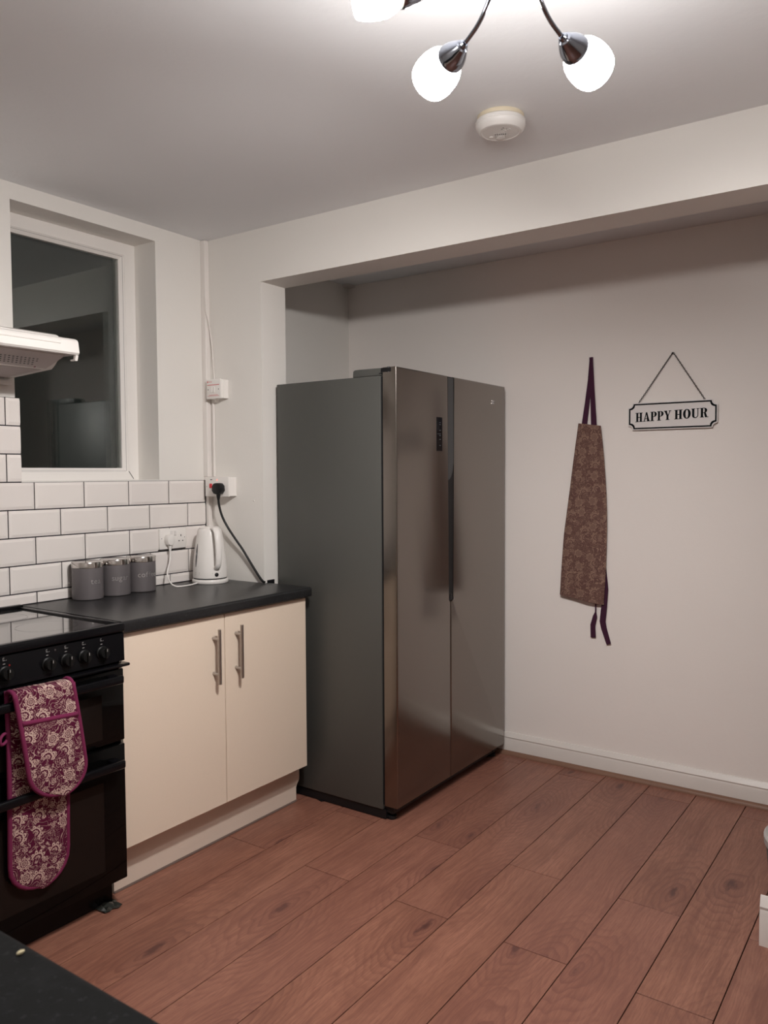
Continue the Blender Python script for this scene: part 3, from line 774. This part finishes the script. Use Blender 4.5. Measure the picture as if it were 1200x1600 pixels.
# handle: wide flat loop from the rim to low on the jug
path = [(.040, .231), (.060, .236), (.080, .229), (.0925, .208), (.098, .178), (.1005, .145), (.1005, .112), (.0965, .088), (.087, .073), (.071, .068)]
b = B(); n = len(path); rings = []
pp = [kp(a, 0, z) for a, z in path]
for _ in range(2):
    q_ = [pp[0]]
    for a, c_ in zip(pp, pp[1:]): q_ += [a.lerp(c_, .25), a.lerp(c_, .75)]
    pp = q_+[pp[-1]]
for i, p in enumerate(pp):
    d = (pp[min(i+1, len(pp)-1)]-pp[max(i-1, 0)]).normalized(); nrm = d.cross(sdir).normalized()
    wd = .0165 - .004*i/len(pp)
    rings.append([b.bm.verts.new(p + sdir*wd*math.cos(2*PI*k/14) + nrm*.0095*math.sin(2*PI*k/14)) for k in range(14)])
for a, c_ in zip(rings, rings[1:]):
    for k in range(14): b.bm.faces.new((a[k], a[(k+1) % 14], c_[(k+1) % 14], c_[k]))
b.bm.faces.new(rings[0]); b.bm.faces.new(rings[-1])
b.mk('handle', 'white_pl', kt, smooth=50)
sw_ = B(); c_ = kp(.0735, 0, .040)
sw_.lathe([(.0085, 0), (.0085, .003), (.006, .005)], c_, hdir, 18).mk('switch', 'black_pl', kt, smooth=40)
b = B()
for s_ in (-1, 1):
    c2 = kp(.0742*math.cos(.24*s_), .0742*math.sin(.24*s_)*.97, .046); b.sphere(c2, .0012, (1, 1, 1), 6, 5)
b.mk('switch_marks', 'mark', kt, kind='stuff')
# water gauge on the left flank and print by the base
b = B()
for k in range(8):
    z = .068 + .085*k/7
    r = .0745 - .0085*max(0, (z-.06)/.085)
    for da in (-.05, .05): pass
ga = math.radians(-77)
def jr(z):
    pr_ = [(.024, .0740), (.06, .0742), (.10, .0715), (.14, .067), (.175, .0615), (.205, .056)]
    for (z0, r0), (z1, r1) in zip(pr_, pr_[1:]):
        if z <= z1: return r0+(r1-r0)*(z-z0)/(z1-z0)
    return .056
def jp(a, z, e=.0006): r = jr(z)+e; return kp(r*math.cos(a), r*math.sin(a)*.97, z)
ls = []
for k in range(9):
    z = .072+.098*k/8; hw = .075*math.sin(PI*(k+.6)/9.2)+.01
    ls.append([b.bm.verts.new(jp(ga-hw, z)), b.bm.verts.new(jp(ga+hw, z))])
for a, c_ in zip(ls, ls[1:]): b.bm.faces.new((a[0], a[1], c_[1], c_[0]))
b.mk('water_gauge', mat('gauge_grey', (.10, .095, .10), .2), kt)
b = B()
for z in (.0395, .0465):
    vs = [b.bm.verts.new(jp(a, zz)) for a, zz in ((-1.36, z), (-1.02, z), (-1.02, z+.003), (-1.36, z+.003))]
    b.bm.faces.new(vs)
b.mk('printed_lines', mat('grey_print', (.18, .17, .17), .5), kt, kind='stuff')

# ---------------------------------------------------------------- sockets and switches
def plate_x(y0, y1, z0, z1, x0, x1, name, lab):   # plate on a wall facing -y
    pass
so = thing('double_socket', (-.2215, -.0115, 1.111), 'white double wall socket on the tiles beside the kettle', 'socket')
B().box(-.2945, -.149, -.0235, -.0118, 1.0665, 1.1535, .004, 2).mk('face_plate', 'white_pl', so, smooth=35)
for x in (-.232, -.2135):
    B().box(x-.0055, x+.0055, -.0262, -.0234, 1.123, 1.142, .0015, 1).box(x-.0068, x+.0068, -.0240, -.0234, 1.1215, 1.1435).mk('rocker_switch', mat('rocker', (.70, .67, .65), .3), so)
b = B()
for x, z, w2, h2 in ((-.1815, 1.1215, .002, .0042), (-.1945+.0025, 1.0985, .0028, .0022), (-.1695-.0025, 1.0985, .0028, .0022)):
    b.box(x-w2, x+w2, -.02375, -.0234, z-h2, z+h2)
b.box(-.1632, -.1602, -.02375, -.0234, 1.1115, 1.1145).box(-.2862, -.2832, -.02375, -.0234, 1.1115, 1.1145)
b.mk('socket_holes', 'black_pl', so, kind='stuff')
B().box(-.296, -.1475, -.0122, -.0116, 1.062, 1.0655).mk('painted_shadow', 'grout', so)  # thin dark strip, paints in the shade under the face plate
pg = thing('kettle_plug', (-.2545, -.030, 1.108), 'white plug of the kettle in the left outlet of the tile socket', 'plug')
B().prism([(-.2745, 1.100), (-.2745, 1.118), (-.268, 1.129), (-.256, 1.131), (-.243, 1.129), (-.2365, 1.118), (-.2365, 1.100), (-.243, 1.087), (-.2555, 1.083), (-.268, 1.087)], -.052, -.0242, 'y', .005).mk('plug_body', 'white_pl', pg, smooth=40)
B().lathe([(.0075, 0), (.006, .010), (.005, .022)], (-.2555, -.040, 1.083), (0, 0, -1), 14).mk('cord_grip', 'white_pl', pg, smooth=40)
B().tube([(-.2555, -.040, 1.062), (-.2555, -.042, 1.045), (-.262, -.046, 1.015), (-.284, -.055, .985), (-.302, -.075, .955), (-.308, -.105, .930), (-.300, -.125, ZW+.0044), (-.285, -.135, ZW+.0042), (-.255, -.140, ZW+.0042), (-.222, -.134, ZW+.0042), (-.205, -.130, ZW+.005), (-.1875, -.128, ZW+.007)], .0032, 10, 2).mk('cord', 'white_pl', pg, smooth='all')

# switched outlet box on the partition wall, with black plug
s2 = thing('cooker_switch', (-.029, -.112, 1.328), 'white surface box with red switch and outlet, above the kettle', 'socket')
B().box(-.043, -.0005, -.1805, -.0405, 1.2870, 1.3695, .002, 1).mk('back_box', 'white_pl', s2, smooth=35)
B().box(-.052, -.0433, -.1835, -.0375, 1.2850, 1.3715, .003, 2).mk('face_plate', 'white_pl', s2, smooth=35)
B().box(-.0565, -.0519, -.0835, -.0675, 1.322, 1.342, .002, 1).mk('rocker_switch', 'red', s2)
b = B(); b.box(-.0523, -.0519, -.083, -.071, 1.3575, 1.3605).box(-.0523, -.0519, -.0505, -.0475, 1.3265, 1.3295).mk('plate_marks', 'black_pl', s2, kind='stuff')
B().box(-.0530, -.0519, -.1165, -.1100, 1.3545, 1.3605, .0005).mk('neon_light', 'neon', s2)
pk = thing('fridge_plug', (-.058, -.136, 1.32), 'black plug of the long cable in the outlet below the fuse switch', 'plug')
B().prism([(-.164, 1.312), (-.162, 1.333), (-.152, 1.343), (-.137, 1.345), (-.122, 1.343), (-.112, 1.333), (-.110, 1.312), (-.120, 1.299), (-.137, 1.295), (-.154, 1.299)], -.084, -.0525, 'x', .005).mk('plug_body', 'black_pl', pk, smooth=40)
B().lathe([(.009, 0), (.008, .012), (.0055, .026)], (-.068, -.137, 1.298), (0, 0, -1), 14).mk('cord_grip', 'black_pl', pk, smooth=40)
B().tube([(-.068, -.137, 1.275), (-.067, -.138, 1.25), (-.058, -.146, 1.20), (-.046, -.170, 1.15), (-.036, -.206, 1.10), (-.026, -.236, 1.06), (-.020, -.262, 1.02), (-.016, -.292, .98), (-.014, -.322, .943), (-.012, -.340, ZW+.008), (-.010, -.350, ZW+.0055)], .0052, 10, 2).mk('cord', 'black_pl', pk, smooth='all')

# fused switch further up
s3 = thing('fused_switch', (-.029, -.0955, 1.753), 'small white fused switch box with red print, high beside the window', 'switch')
B().box(-.041, -.0283, -.1385, -.053, 1.7125, 1.7945, .002, 1).box(-.0285, -.0005, -.1385, -.0555, 1.7125, 1.7945, .001, 1).mk('back_box', 'white_pl', s3, smooth=35)
B().box(-.049, -.0412, -.1400, -.0515, 1.7110, 1.7960, .003, 2).mk('face_plate', 'white_pl', s3, smooth=35)
for y in (-.1005, -.0865): B().box(-.0525, -.0489, y-.006, y+.006, 1.737, 1.764, .0015, 1).mk('rocker_switch', 'white_pl', s3)
b = B(); b.box(-.0494, -.0489, -.1320, -.0580, 1.7695, 1.7725)
for i in range(9): b.box(-.0494, -.0489, -.130+i*.008, -.130+i*.008+.0055, 1.7225, 1.7245)
for i in range(6): b.box(-.0494, -.0489, -.122+i*.009, -.122+i*.009+.006, 1.7265, 1.7285)
b.box(-.0494, -.0489, -.0640, -.0585, 1.7810, 1.7880)
for i in range(4): b.box(-.0494, -.0489, -.0720-i*.005, -.0690-i*.005, 1.7830, 1.7860)
b.mk('red_print', 'print_red', s3, kind='stuff')
for y in (-.128, -.0635): B().lathe([(.0024, 0), (.0024, .0006)], (-.0489, y, 1.7515), (-1, 0, 0), 10).mk('screw', 'black_pl', s3)
B().prism([(-.095, 1.7124), (-.080, 1.7124), (-.086, 1.7015)], -.030, -.012, 'x').mk('gland', 'white_pl', s3)

# ---------------------------------------------------------------- apron on the far wall
ap = thing('apron', (XF-.01, -1.385, 1.9), 'brown floral kitchen apron with plum straps hanging on the far wall', 'apron')
Lp = [(1.607, -1.3335), (1.50, -1.319), (1.40, -1.306), (1.324, -1.297), (1.20, -1.281), (1.091, -1.267), (.95, -1.257), (.811, -1.249)]
Rp = [(1.592, -1.4380), (1.50, -1.449), (1.441, -1.455), (1.297, -1.466), (1.20, -1.470), (1.117, -1.471), (.945, -1.467), (.781, -1.458)]
def interp(P_, k): 
    k = k*(len(P_)-1); i = min(int(k), len(P_)-2); f_ = k-i
    return (P_[i][0]*(1-f_)+P_[i+1][0]*f_, P_[i][1]*(1-f_)+P_[i+1][1]*f_)
def cloth(xbase, dz, dy0, dy1, depth, name, nx=16, nz=34, parent=ap, mt='apron_print'):
    b = B(); f_, k_ = [], []
    for j in range(nz+1):
        t_ = j/nz
        zl, yl = interp(Lp, t_); zr, yr = interp(Rp, t_)
        yl += dy0; yr += dy1
        rf, rb = [], []
        for i in range(nx+1):
            u = i/nx; y = yl*(1-u)+yr*u; z = zl*(1-u)+zr*u - dz*t_
            bulge = depth*math.sin(PI*min(1, u*1.0))**.5 * (.25+.75*t_) if 0 < u < 1 else 0
            wr = .004*math.sin(u*7+t_*2.5)*t_
            x = xbase - bulge - wr
            rf.append(b.bm.verts.new((x, y, z))); rb.append(b.bm.verts.new((x+.0035, y, z)))
        f_.append(rf); k_.append(rb)
    for rows in (f_, k_):
        for a, c_ in zip(rows, rows[1:]):
            for i in range(nx): b.bm.faces.new((a[i], a[i+1], c_[i+1], c_[i]))
    for a, c_, a2, c2 in zip(f_, f_[1:], k_, k_[1:]):
        b.bm.faces.new((a[0], c_[0], c2[0], a2[0])); b.bm.faces.new((a[-1], a2[-1], c2[-1], c_[-1]))
    for i in range(nx):
        b.bm.faces.new((f_[0][i], k_[0][i], k_[0][i+1], f_[0][i+1])); b.bm.faces.new((f_[-1][i], f_[-1][i+1], k_[-1][i+1], k_[-1][i]))
    return b.mk(name, mt, parent, smooth=60)
cloth(XF-.022, 0, 0, 0, .014, 'front_panel')
cloth(XF-.006, .004, -.010, .030, .003, 'folded_panel')
def tape(pts, wd, name, x, twist=None):
    b = B(); rows = []
    for i, (y, z, *rest) in enumerate(pts):
        w_ = rest[0] if rest else wd
        j0, j1 = max(i-1, 0), min(i+1, len(pts)-1)
        dy, dz = pts[j1][0]-pts[j0][0], pts[j1][1]-pts[j0][1]; l_ = math.hypot(dy, dz)
        ny, nz_ = -dz/l_, dy/l_
        xx = x + .002*math.sin(i*1.7)
        rows.append([b.bm.verts.new((xx, y+ny*w_/2, z+nz_*w_/2)), b.bm.verts.new((xx, y-ny*w_/2, z-nz_*w_/2))])
    for a, c_ in zip(rows, rows[1:]): b.bm.faces.new((a[0], a[1], c_[1], c_[0]))
    o = b.mk(name, 'strap', ap); s_ = o.modifiers.new('thickness', 'SOLIDIFY'); s_.thickness = .0016
    return o
tape([(-1.3890, 1.903, .016), (-1.3815, 1.80, .019), (-1.371, 1.70, .022), (-1.3585, 1.600, .026)], .02, 'neck_strap', XF-.010)
tape([(-1.3890, 1.903, .016), (-1.3935, 1.80, .019), (-1.399, 1.70, .022), (-1.405, 1.592, .027)], .02, 'neck_strap', XF-.0145)
tape([(-1.4175, .800, .006), (-1.4165, .742, .007), (-1.4145, .722, .020), (-1.4050, .682, .023), (-1.4062, .624, .024)], .02, 'waist_tie', XF-.010)
tape([(-1.4600, .95, .008), (-1.4600, .895, .020), (-1.4620, .851, .026), (-1.4575, .777, .026), (-1.4495, .703, .028), (-1.4560, .670, .026), (-1.4800, .601, .021)], .02, 'waist_tie', XF-.009)
B().lathe([(.0015, 0), (.0015, .014), (.004, .015), (.004, .017)], (XF-.0003, -1.3885, 1.897), (-1, 0, 0), 8).mk('hook', 'strap', ap)

# ---------------------------------------------------------------- HAPPY HOUR sign
sg = thing('hanging_sign', (XF-.01, -1.748, 1.89), 'white metal sign reading HAPPY HOUR hanging from a black chain', 'sign')
SC = V((0, -1.7485, 1.6255)); tilt_t = math.radians(0.0)
def sp(u, v, x):   # u to the right in view (towards -y), v up, in metres from the sign's centre
    return V((XF-.0145-x, SC.y-u, SC.z+v + .0035*0))
def notched(wd, ht, r, n=6):
    pts = []
    for cxs, cys, a0 in ((1, 1, 270), (-1, 1, 0), (-1, -1, 90), (1, -1, 180)):
        cx_, cy_ = cxs*wd/2, cys*ht/2
        seq = []
        for k in range(n+1):
            a = math.radians(a0 - 90*k/n)
            seq.append((cx_ + r*math.cos(a), cy_ + r*math.sin(a)))
        pts += seq
    return pts
def plate(pts, x0, x1, name, m, parent, skew=.016):
    b = B()
    f = lambda p, x: sp(p[0], p[1] + p[0]*SK, x)
    lo = [b.bm.verts.new(f(p, x0)) for p in pts]; hi = [b.bm.verts.new(f(p, x1)) for p in pts]; n = len(pts)
    b.bm.faces.new(lo); b.bm.faces.new(hi[::-1])
    for i in range(n): b.bm.faces.new((lo[i], hi[i], hi[(i+1) % n], lo[(i+1) % n]))
    return b.mk(name, m, parent)
SK = .0
bd = plate(notched(.3740, .118, .020), 0, .003, 'board', 'sign_white', sg)
# black line border
po, pi_ = notched(.3660, .110, .0200), notched(.3540, .098, .0200)
b = B(); n = len(po)
o0 = [b.bm.verts.new(sp(*p, .0031)) for p in po]; i0 = [b.bm.verts.new(sp(*p, .0031)) for p in pi_]
o1 = [b.bm.verts.new(sp(*p, .0045)) for p in po]; i1 = [b.bm.verts.new(sp(*p, .0045)) for p in pi_]
for i in range(n):
    j = (i+1) % n
    for q4 in ((o1[i], o1[j], i1[j], i1[i]), (o0[i], o0[j], o1[j], o1[i]), (i0[i], i1[i], i1[j], i0[j]), (o0[i], i0[i], i0[j], o0[j])): b.bm.faces.new(q4)
b.mk('border', 'sign_black', sg)
# heavy condensed serif capitals, each drawn from convex pieces (unit height)
def rect(x0, x1, y0, y1): return [(x0, y0), (x1, y0), (x1, y1), (x0, y1)]
SF = .065
def arcband(cx_, cy_, rx0, ry0, rx1, ry1, a0, a1, n=12):
    out = []
    for k in range(n):
        t0, t1 = math.radians(a0+(a1-a0)*k/n), math.radians(a0+(a1-a0)*(k+1)/n)
        out.append([(cx_+rx1*math.cos(t0), cy_+ry1*math.sin(t0)), (cx_+rx1*math.cos(t1), cy_+ry1*math.sin(t1)), (cx_+rx0*math.cos(t1), cy_+ry0*math.sin(t1)), (cx_+rx0*math.cos(t0), cy_+ry0*math.sin(t0))])
    return out
GL = {
 'H': (.86, [rect(.10, .33, 0, 1), rect(.53, .76, 0, 1), rect(.33, .53, .46, .54), rect(0, .42, 0, SF), rect(0, .42, 1-SF, 1), rect(.45, .86, 0, SF), rect(.45, .86, 1-SF, 1)]),
 'A': (.82, [[(.34, 1), (.48, 1), (.76, 0), (.50, 0)], [(.34, 1), (.41, .90), (.18, 0), (.08, 0)], rect(.20, .56, .27, .34), rect(0, .30, 0, SF), rect(.40, .84, 0, SF)]),
 'P': (.74, [rect(.09, .32, 0, 1), rect(0, .44, 0, SF), rect(0, .36, 1-SF, 1), rect(.32, .42, 1-SF, 1), rect(.32, .42, .43, .43+SF)] + arcband(.42, .715, .06, .22, .32, .285, -90, 90)),
 'Y': (.80, [[(.04, 1), (.30, 1), (.50, .46), (.29, .46)], [(.66, 1), (.75, 1), (.51, .42), (.42, .42)], rect(.29, .52, 0, .50), rect(.18, .63, 0, SF), rect(-.03, .38, 1-SF, 1), rect(.53, .84, 1-SF, 1)]),
 'O': (.80, arcband(.40, .50, .14, .44, .40, .515, 0, 360, 28)),
 'U': (.84, [rect(.09, .32, .28, 1), rect(.64, .72, .28, 1), rect(0, .42, 1-SF, 1), rect(.53, .84, 1-SF, 1)] + arcband(.405, .29, .085, .22, .315, .305, 180, 270) + arcband(.405, .29, .235, .22, .315, .305, 270, 360)),
 'R': (.86, [rect(.09, .32, 0, 1), rect(0, .42, 0, SF), rect(0, .36, 1-SF, 1), rect(.32, .42, 1-SF, 1), rect(.32, .46, .46, .46+SF)] + arcband(.42, .73, .06, .21, .31, .27, -90, 90) + [[(.40, .50), (.58, .52), (.76, 0), (.52, 0)], rect(.52, .86, 0, SF)]),
}
SK = .030
def letters(word, u0, h, tot, vb):
    adv = sum(GL[ch][0] for ch in word) + .05*(len(word)-1); k = tot/adv; u = u0
    for ch in word:
        b = B()
        for poly in GL[ch][1]:
            P_ = [(u+px*k, vb+py*h) for px, py in poly]
            lo = [b.bm.verts.new(sp(x, y+(x)*SK, .0031)) for x, y in P_]; hi = [b.bm.verts.new(sp(x, y+(x)*SK, .0044)) for x, y in P_]; n = len(P_)
            b.bm.faces.new(hi)
            for i in range(n): b.bm.faces.new((lo[i], lo[(i+1) % n], hi[(i+1) % n], hi[i]))
        b.mk('letter', 'sign_black', sg)
        u += (GL[ch][0]+.05)*k
letters('HAPPY', -.1545, .040, .1520, -.0195)
letters('HOUR', .0115, .040, .1390, -.0195)
# chain of small links on a nail
def chain(p0, p1, name):
    b = B(); L_ = (p1-p0).length; step = .0078; n = int(L_/step); d = (p1-p0).normalized(); side = d.cross(V((1, 0, 0))).normalized()
    for i in range(n):
        c_ = p0 + d*(i+.5)*L_/n; flat = (i % 2 == 0)
        q_ = side if flat else V((1, 0, 0)); rings = []
        for k in range(10):
            a = 2*PI*k/10
            ctr = c_ + d*math.cos(a)*.0050 + q_*math.sin(a)*.0027
            tn = (-d*math.sin(a)*.005 + q_*math.cos(a)*.0027).normalized(); n1 = d.cross(q_).normalized(); n2 = tn.cross(n1)
            rings.append([b.bm.verts.new(ctr + (n1*math.cos(t_)+n2*math.sin(t_))*.0010) for t_ in (0, PI/2, PI, 3*PI/2)])
        for k in range(10):
            a, c2 = rings[k], rings[(k+1) % 10]
            for m_ in range(4): b.bm.faces.new((a[m_], a[(m_+1) % 4], c2[(m_+1) % 4], c2[m_]))
    return b.mk(name, 'sign_black', sg, kind='stuff')
apex = V((XF-.007, -1.7475, 1.8920))
chain(apex, V((XF-.016, -1.6070, 1.6850)), 'chain'); chain(apex+V((0, -.003, 0)), V((XF-.016, -1.8840, 1.6850)), 'chain')
B().lathe([(.0015, 0), (.0015, .014), (.0035, .0145), (.0035, .016)], (XF-.0003, -1.749, 1.8900), (-1, 0, 0), 8).mk('nail', 'sign_black', sg)

# ---------------------------------------------------------------- smoke alarm
sx, sy = -.367, -1.637
sa = thing('smoke_alarm', (sx, sy, H), 'round white smoke alarm on a yellowed base on the ceiling near the beam', 'smoke alarm')
B().lathe([(.067, .0003), (.0675, .004), (.0670, .011), (.065, .012)], (sx, sy, H), (0, 0, -1), 48).mk('base', 'ivory', sa, smooth=40)
hs = B().lathe([(.068, .0125), (.0715, .016), (.072, .024), (.0705, .0255), (.0705, .0268), (.0715, .028), (.069, .036), (.060, .0455), (.054, .047), (.052, .0455), (.020, .046)], (sx, sy, H), (0, 0, -1), 56).mk('housing', 'cap_white', sa, smooth=30)
fd = V((CAM.x-sx, CAM.y-sy, 0)).normalized(); sd_ = V((-fd.y, fd.x, 0))
b = B()
for k in range(7):
    a = sd_*(-.018+.006*k) - fd*.012
    c0 = V((sx, sy, H-.0462)) + a
    b.tube([c0 + fd*.010, c0 - fd*.004 + V((0, 0, -.004)), c0 - fd*.010 + V((0, 0, -.002))], .0011, 6)
for k in range(5):
    c0 = V((sx, sy, H-.0464)) + sd_*(.030-.006*k) + fd*(.018-.004*k)
    b.tube([c0, c0+fd*.012-sd_*.006+V((0, 0, -.001))], .0010, 6)
b.mk('vent_ribs', 'cap_white', sa, kind='stuff')
b = B()
for k in range(6):
    c0 = V((sx, sy, H-.0466)) + sd_*(-.015+.006*k) - fd*.010
    b.box(c0.x-.0014, c0.x+.0014, c0.y-.005, c0.y+.005, c0.z, c0.z+.0004)
for (u_, v_) in ((.018, .026), (.008, .032), (.004, .024)):
    c0 = V((sx, sy, H-.0466)) + sd_*u_ + fd*v_; b.box(c0.x-.002, c0.x+.002, c0.y-.0012, c0.y+.0012, c0.z, c0.z+.0004)
b.mk('vent_slots', 'black_pl', sa, kind='stuff')
c0 = V((sx, sy, H-.0455)) - fd*.032
B().lathe([(.013, 0), (.013, .003), (.010, .0045)], c0, (0, 0, -1), 24).mk('test_button', 'cap_white', sa, smooth=35)
B().lathe([(.006, 0), (.006, .003)], c0 + fd*.004 - sd_*.026, (0, 0, -1), 18).mk('status_lens', 'cap_white', sa, smooth=35)

# ---------------------------------------------------------------- ceiling light: five arms with glass shades
HUB = V((-1.250, -2.107, H))
cl = thing('ceiling_light', HUB, 'five-arm chrome ceiling light with glowing white glass shades', 'ceiling light')
B().lathe([(.062, .0004), (.062, .010), (.055, .020), (.030, .030), (.018, .048), (.018, .075), (.012, .085), (.004, .090)], HUB, (0, 0, -1), 36).mk('ceiling_rose', 'chrome_dark', cl, smooth=35)
mg = bpy.data.materials.new('lit_opal_glass'); mg.use_nodes = True; tg = mg.node_tree; tg.nodes.remove(tg.nodes['Principled BSDF'])
em = tg.nodes.new('ShaderNodeEmission'); em.inputs[0].default_value = (*LAMP_COL, 1); em.inputs[1].default_value = LAMP_GLOW
tg.links.new(em.outputs[0], tg.nodes['Material Output'].inputs[0]); M['shade'] = mg
M['collar'] = mat('shade_collar', (.85, .75, .6), .3)
ARMS = [63.5, -8.5, 138, 205, 270]
for ang in ARMS:
    a = math.radians(ang); o_ = V((math.cos(a), math.sin(a), 0))
    tip = HUB + o_*.151 + V((0, 0, -.243))
    tl = math.radians(82)                     # shade axis leans out from vertical
    ax = (o_*math.sin(tl) + V((0, 0, -math.cos(tl)))).normalized()
    p_ = [HUB + o_*.012 + V((0, 0, -.070)), HUB + o_*.028 + V((0, 0, -.115)), HUB + o_*.055 + V((0, 0, -.185)), HUB + o_*.098 + V((0, 0, -.228)), tip - ax*.006]
    arm = B().tube(p_, .0042, 12, 3).mk('arm', 'chrome_dark', cl, smooth='all')
    B().lathe([(.006, -.004), (.0085, 0), (.0085, .004), (.012, .006), (.021, .022), (.0258, .034), (.0275, .045), (.0270, .047)], tip, ax, 32).mk('lamp_holder', 'chrome_dark', arm, smooth=30)
    B().lathe([(.0262, .0465), (.0266, .0505)], tip, ax, 28).mk('collar', 'collar', arm, smooth=30)
    B().lathe([(.0265, .0505), (.0325, .058), (.0385, .070), (.0415, .084), (.0425, .098), (.0420, .110), (.0400, .120), (.0385, .1205), (.0375, .114)], tip, ax, 40).mk('glass_shade', 'shade', arm, smooth='all')
    L_ = bpy.data.lights.new('bulb_light', 'SPOT'); L_.energy = LAMP_WATT[ang]; L_.color = LAMP_COL; L_.shadow_soft_size = .035
    L_.spot_size = math.radians(150); L_.spot_blend = 1.0
    lo = bpy.data.objects.new('bulb_light', L_); COL.objects.link(lo); lo.location = tip + ax*.150
    dip = math.radians(LAMP_DIP[ang]); lo.rotation_euler = (o_*math.cos(dip) + V((0, 0, -math.sin(dip)))).to_track_quat('-Z', 'Y').to_euler()

# ---------------------------------------------------------------- bin at the right edge
bx, by_ = -.2, -2.503
bn = thing('waste_bin', (bx, by_, 0), 'round grey bin with a pale rim and liner cut by the right edge', 'bin')
b = B(); b.lathe([(.118, .001), (.120, .004), (.158, .405)], (bx, by_, 0), seg=48)
b.mk('body', 'bin', bn, smooth=40)
b = B(); n = 48; prof = [(.156, .404), (.162, .406), (.163, .424), (.158, .430), (.152, .426), (.150, .404)]
rg = [[b.bm.verts.new((bx+r*math.cos(2*PI*i/n), by_+r*math.sin(2*PI*i/n), z)) for i in range(n)] for r, z in prof]
for k in range(len(prof)):
    a, c_ = rg[k], rg[(k+1) % len(prof)]
    for i in range(n): b.bm.faces.new((a[i], a[(i+1) % n], c_[(i+1) % n], c_[i]))
b.mk('rim', 'bin_rim', bn, smooth=40)
b = B(); b.lathe([(.149, .4275), (.140, .34), (.13, .25)], (bx, by_, 0), seg=48, caps=False).mk('liner', 'liner', bn, smooth=40)

# ---------------------------------------------------------------- litter on the floor
b = B(); nn_ = 7; G = {}
random.seed(3)
for i in range(nn_+1):
    for j in range(5):
        x = -.994 + .066*i/nn_; y = -.524 - .056*j/4 + random.uniform(-.005, .005)
        z = .0018 + random.uniform(0, .012)*(1 if 0 < i < nn_ and 0 < j < 4 else .25)
        G[i, j] = b.bm.verts.new((x+random.uniform(-.003, .003), y, z))
for i in range(nn_):
    for j in range(4): b.bm.faces.new((G[i, j], G[i+1, j], G[i+1, j+1], G[i, j+1]))
o = b.mk('plastic_scrap', 'scrap', label='crumpled dark plastic scrap on the floor at the right foot of the cooker', category='scrap')
s_ = o.modifiers.new('thickness', 'SOLIDIFY'); s_.thickness = .0012; s_.offset = 1
B().prism([(.062, -.588), (.074, -.552), (.108, -.548), (.126, -.556), (.128, -.585), (.105, -.592), (.085, -.606)], .0004, .0034, 'z').mk('rubber_offcut', 'black_pl', label='small flat black offcut on the floor beside the fridge and plinth', category='offcut')
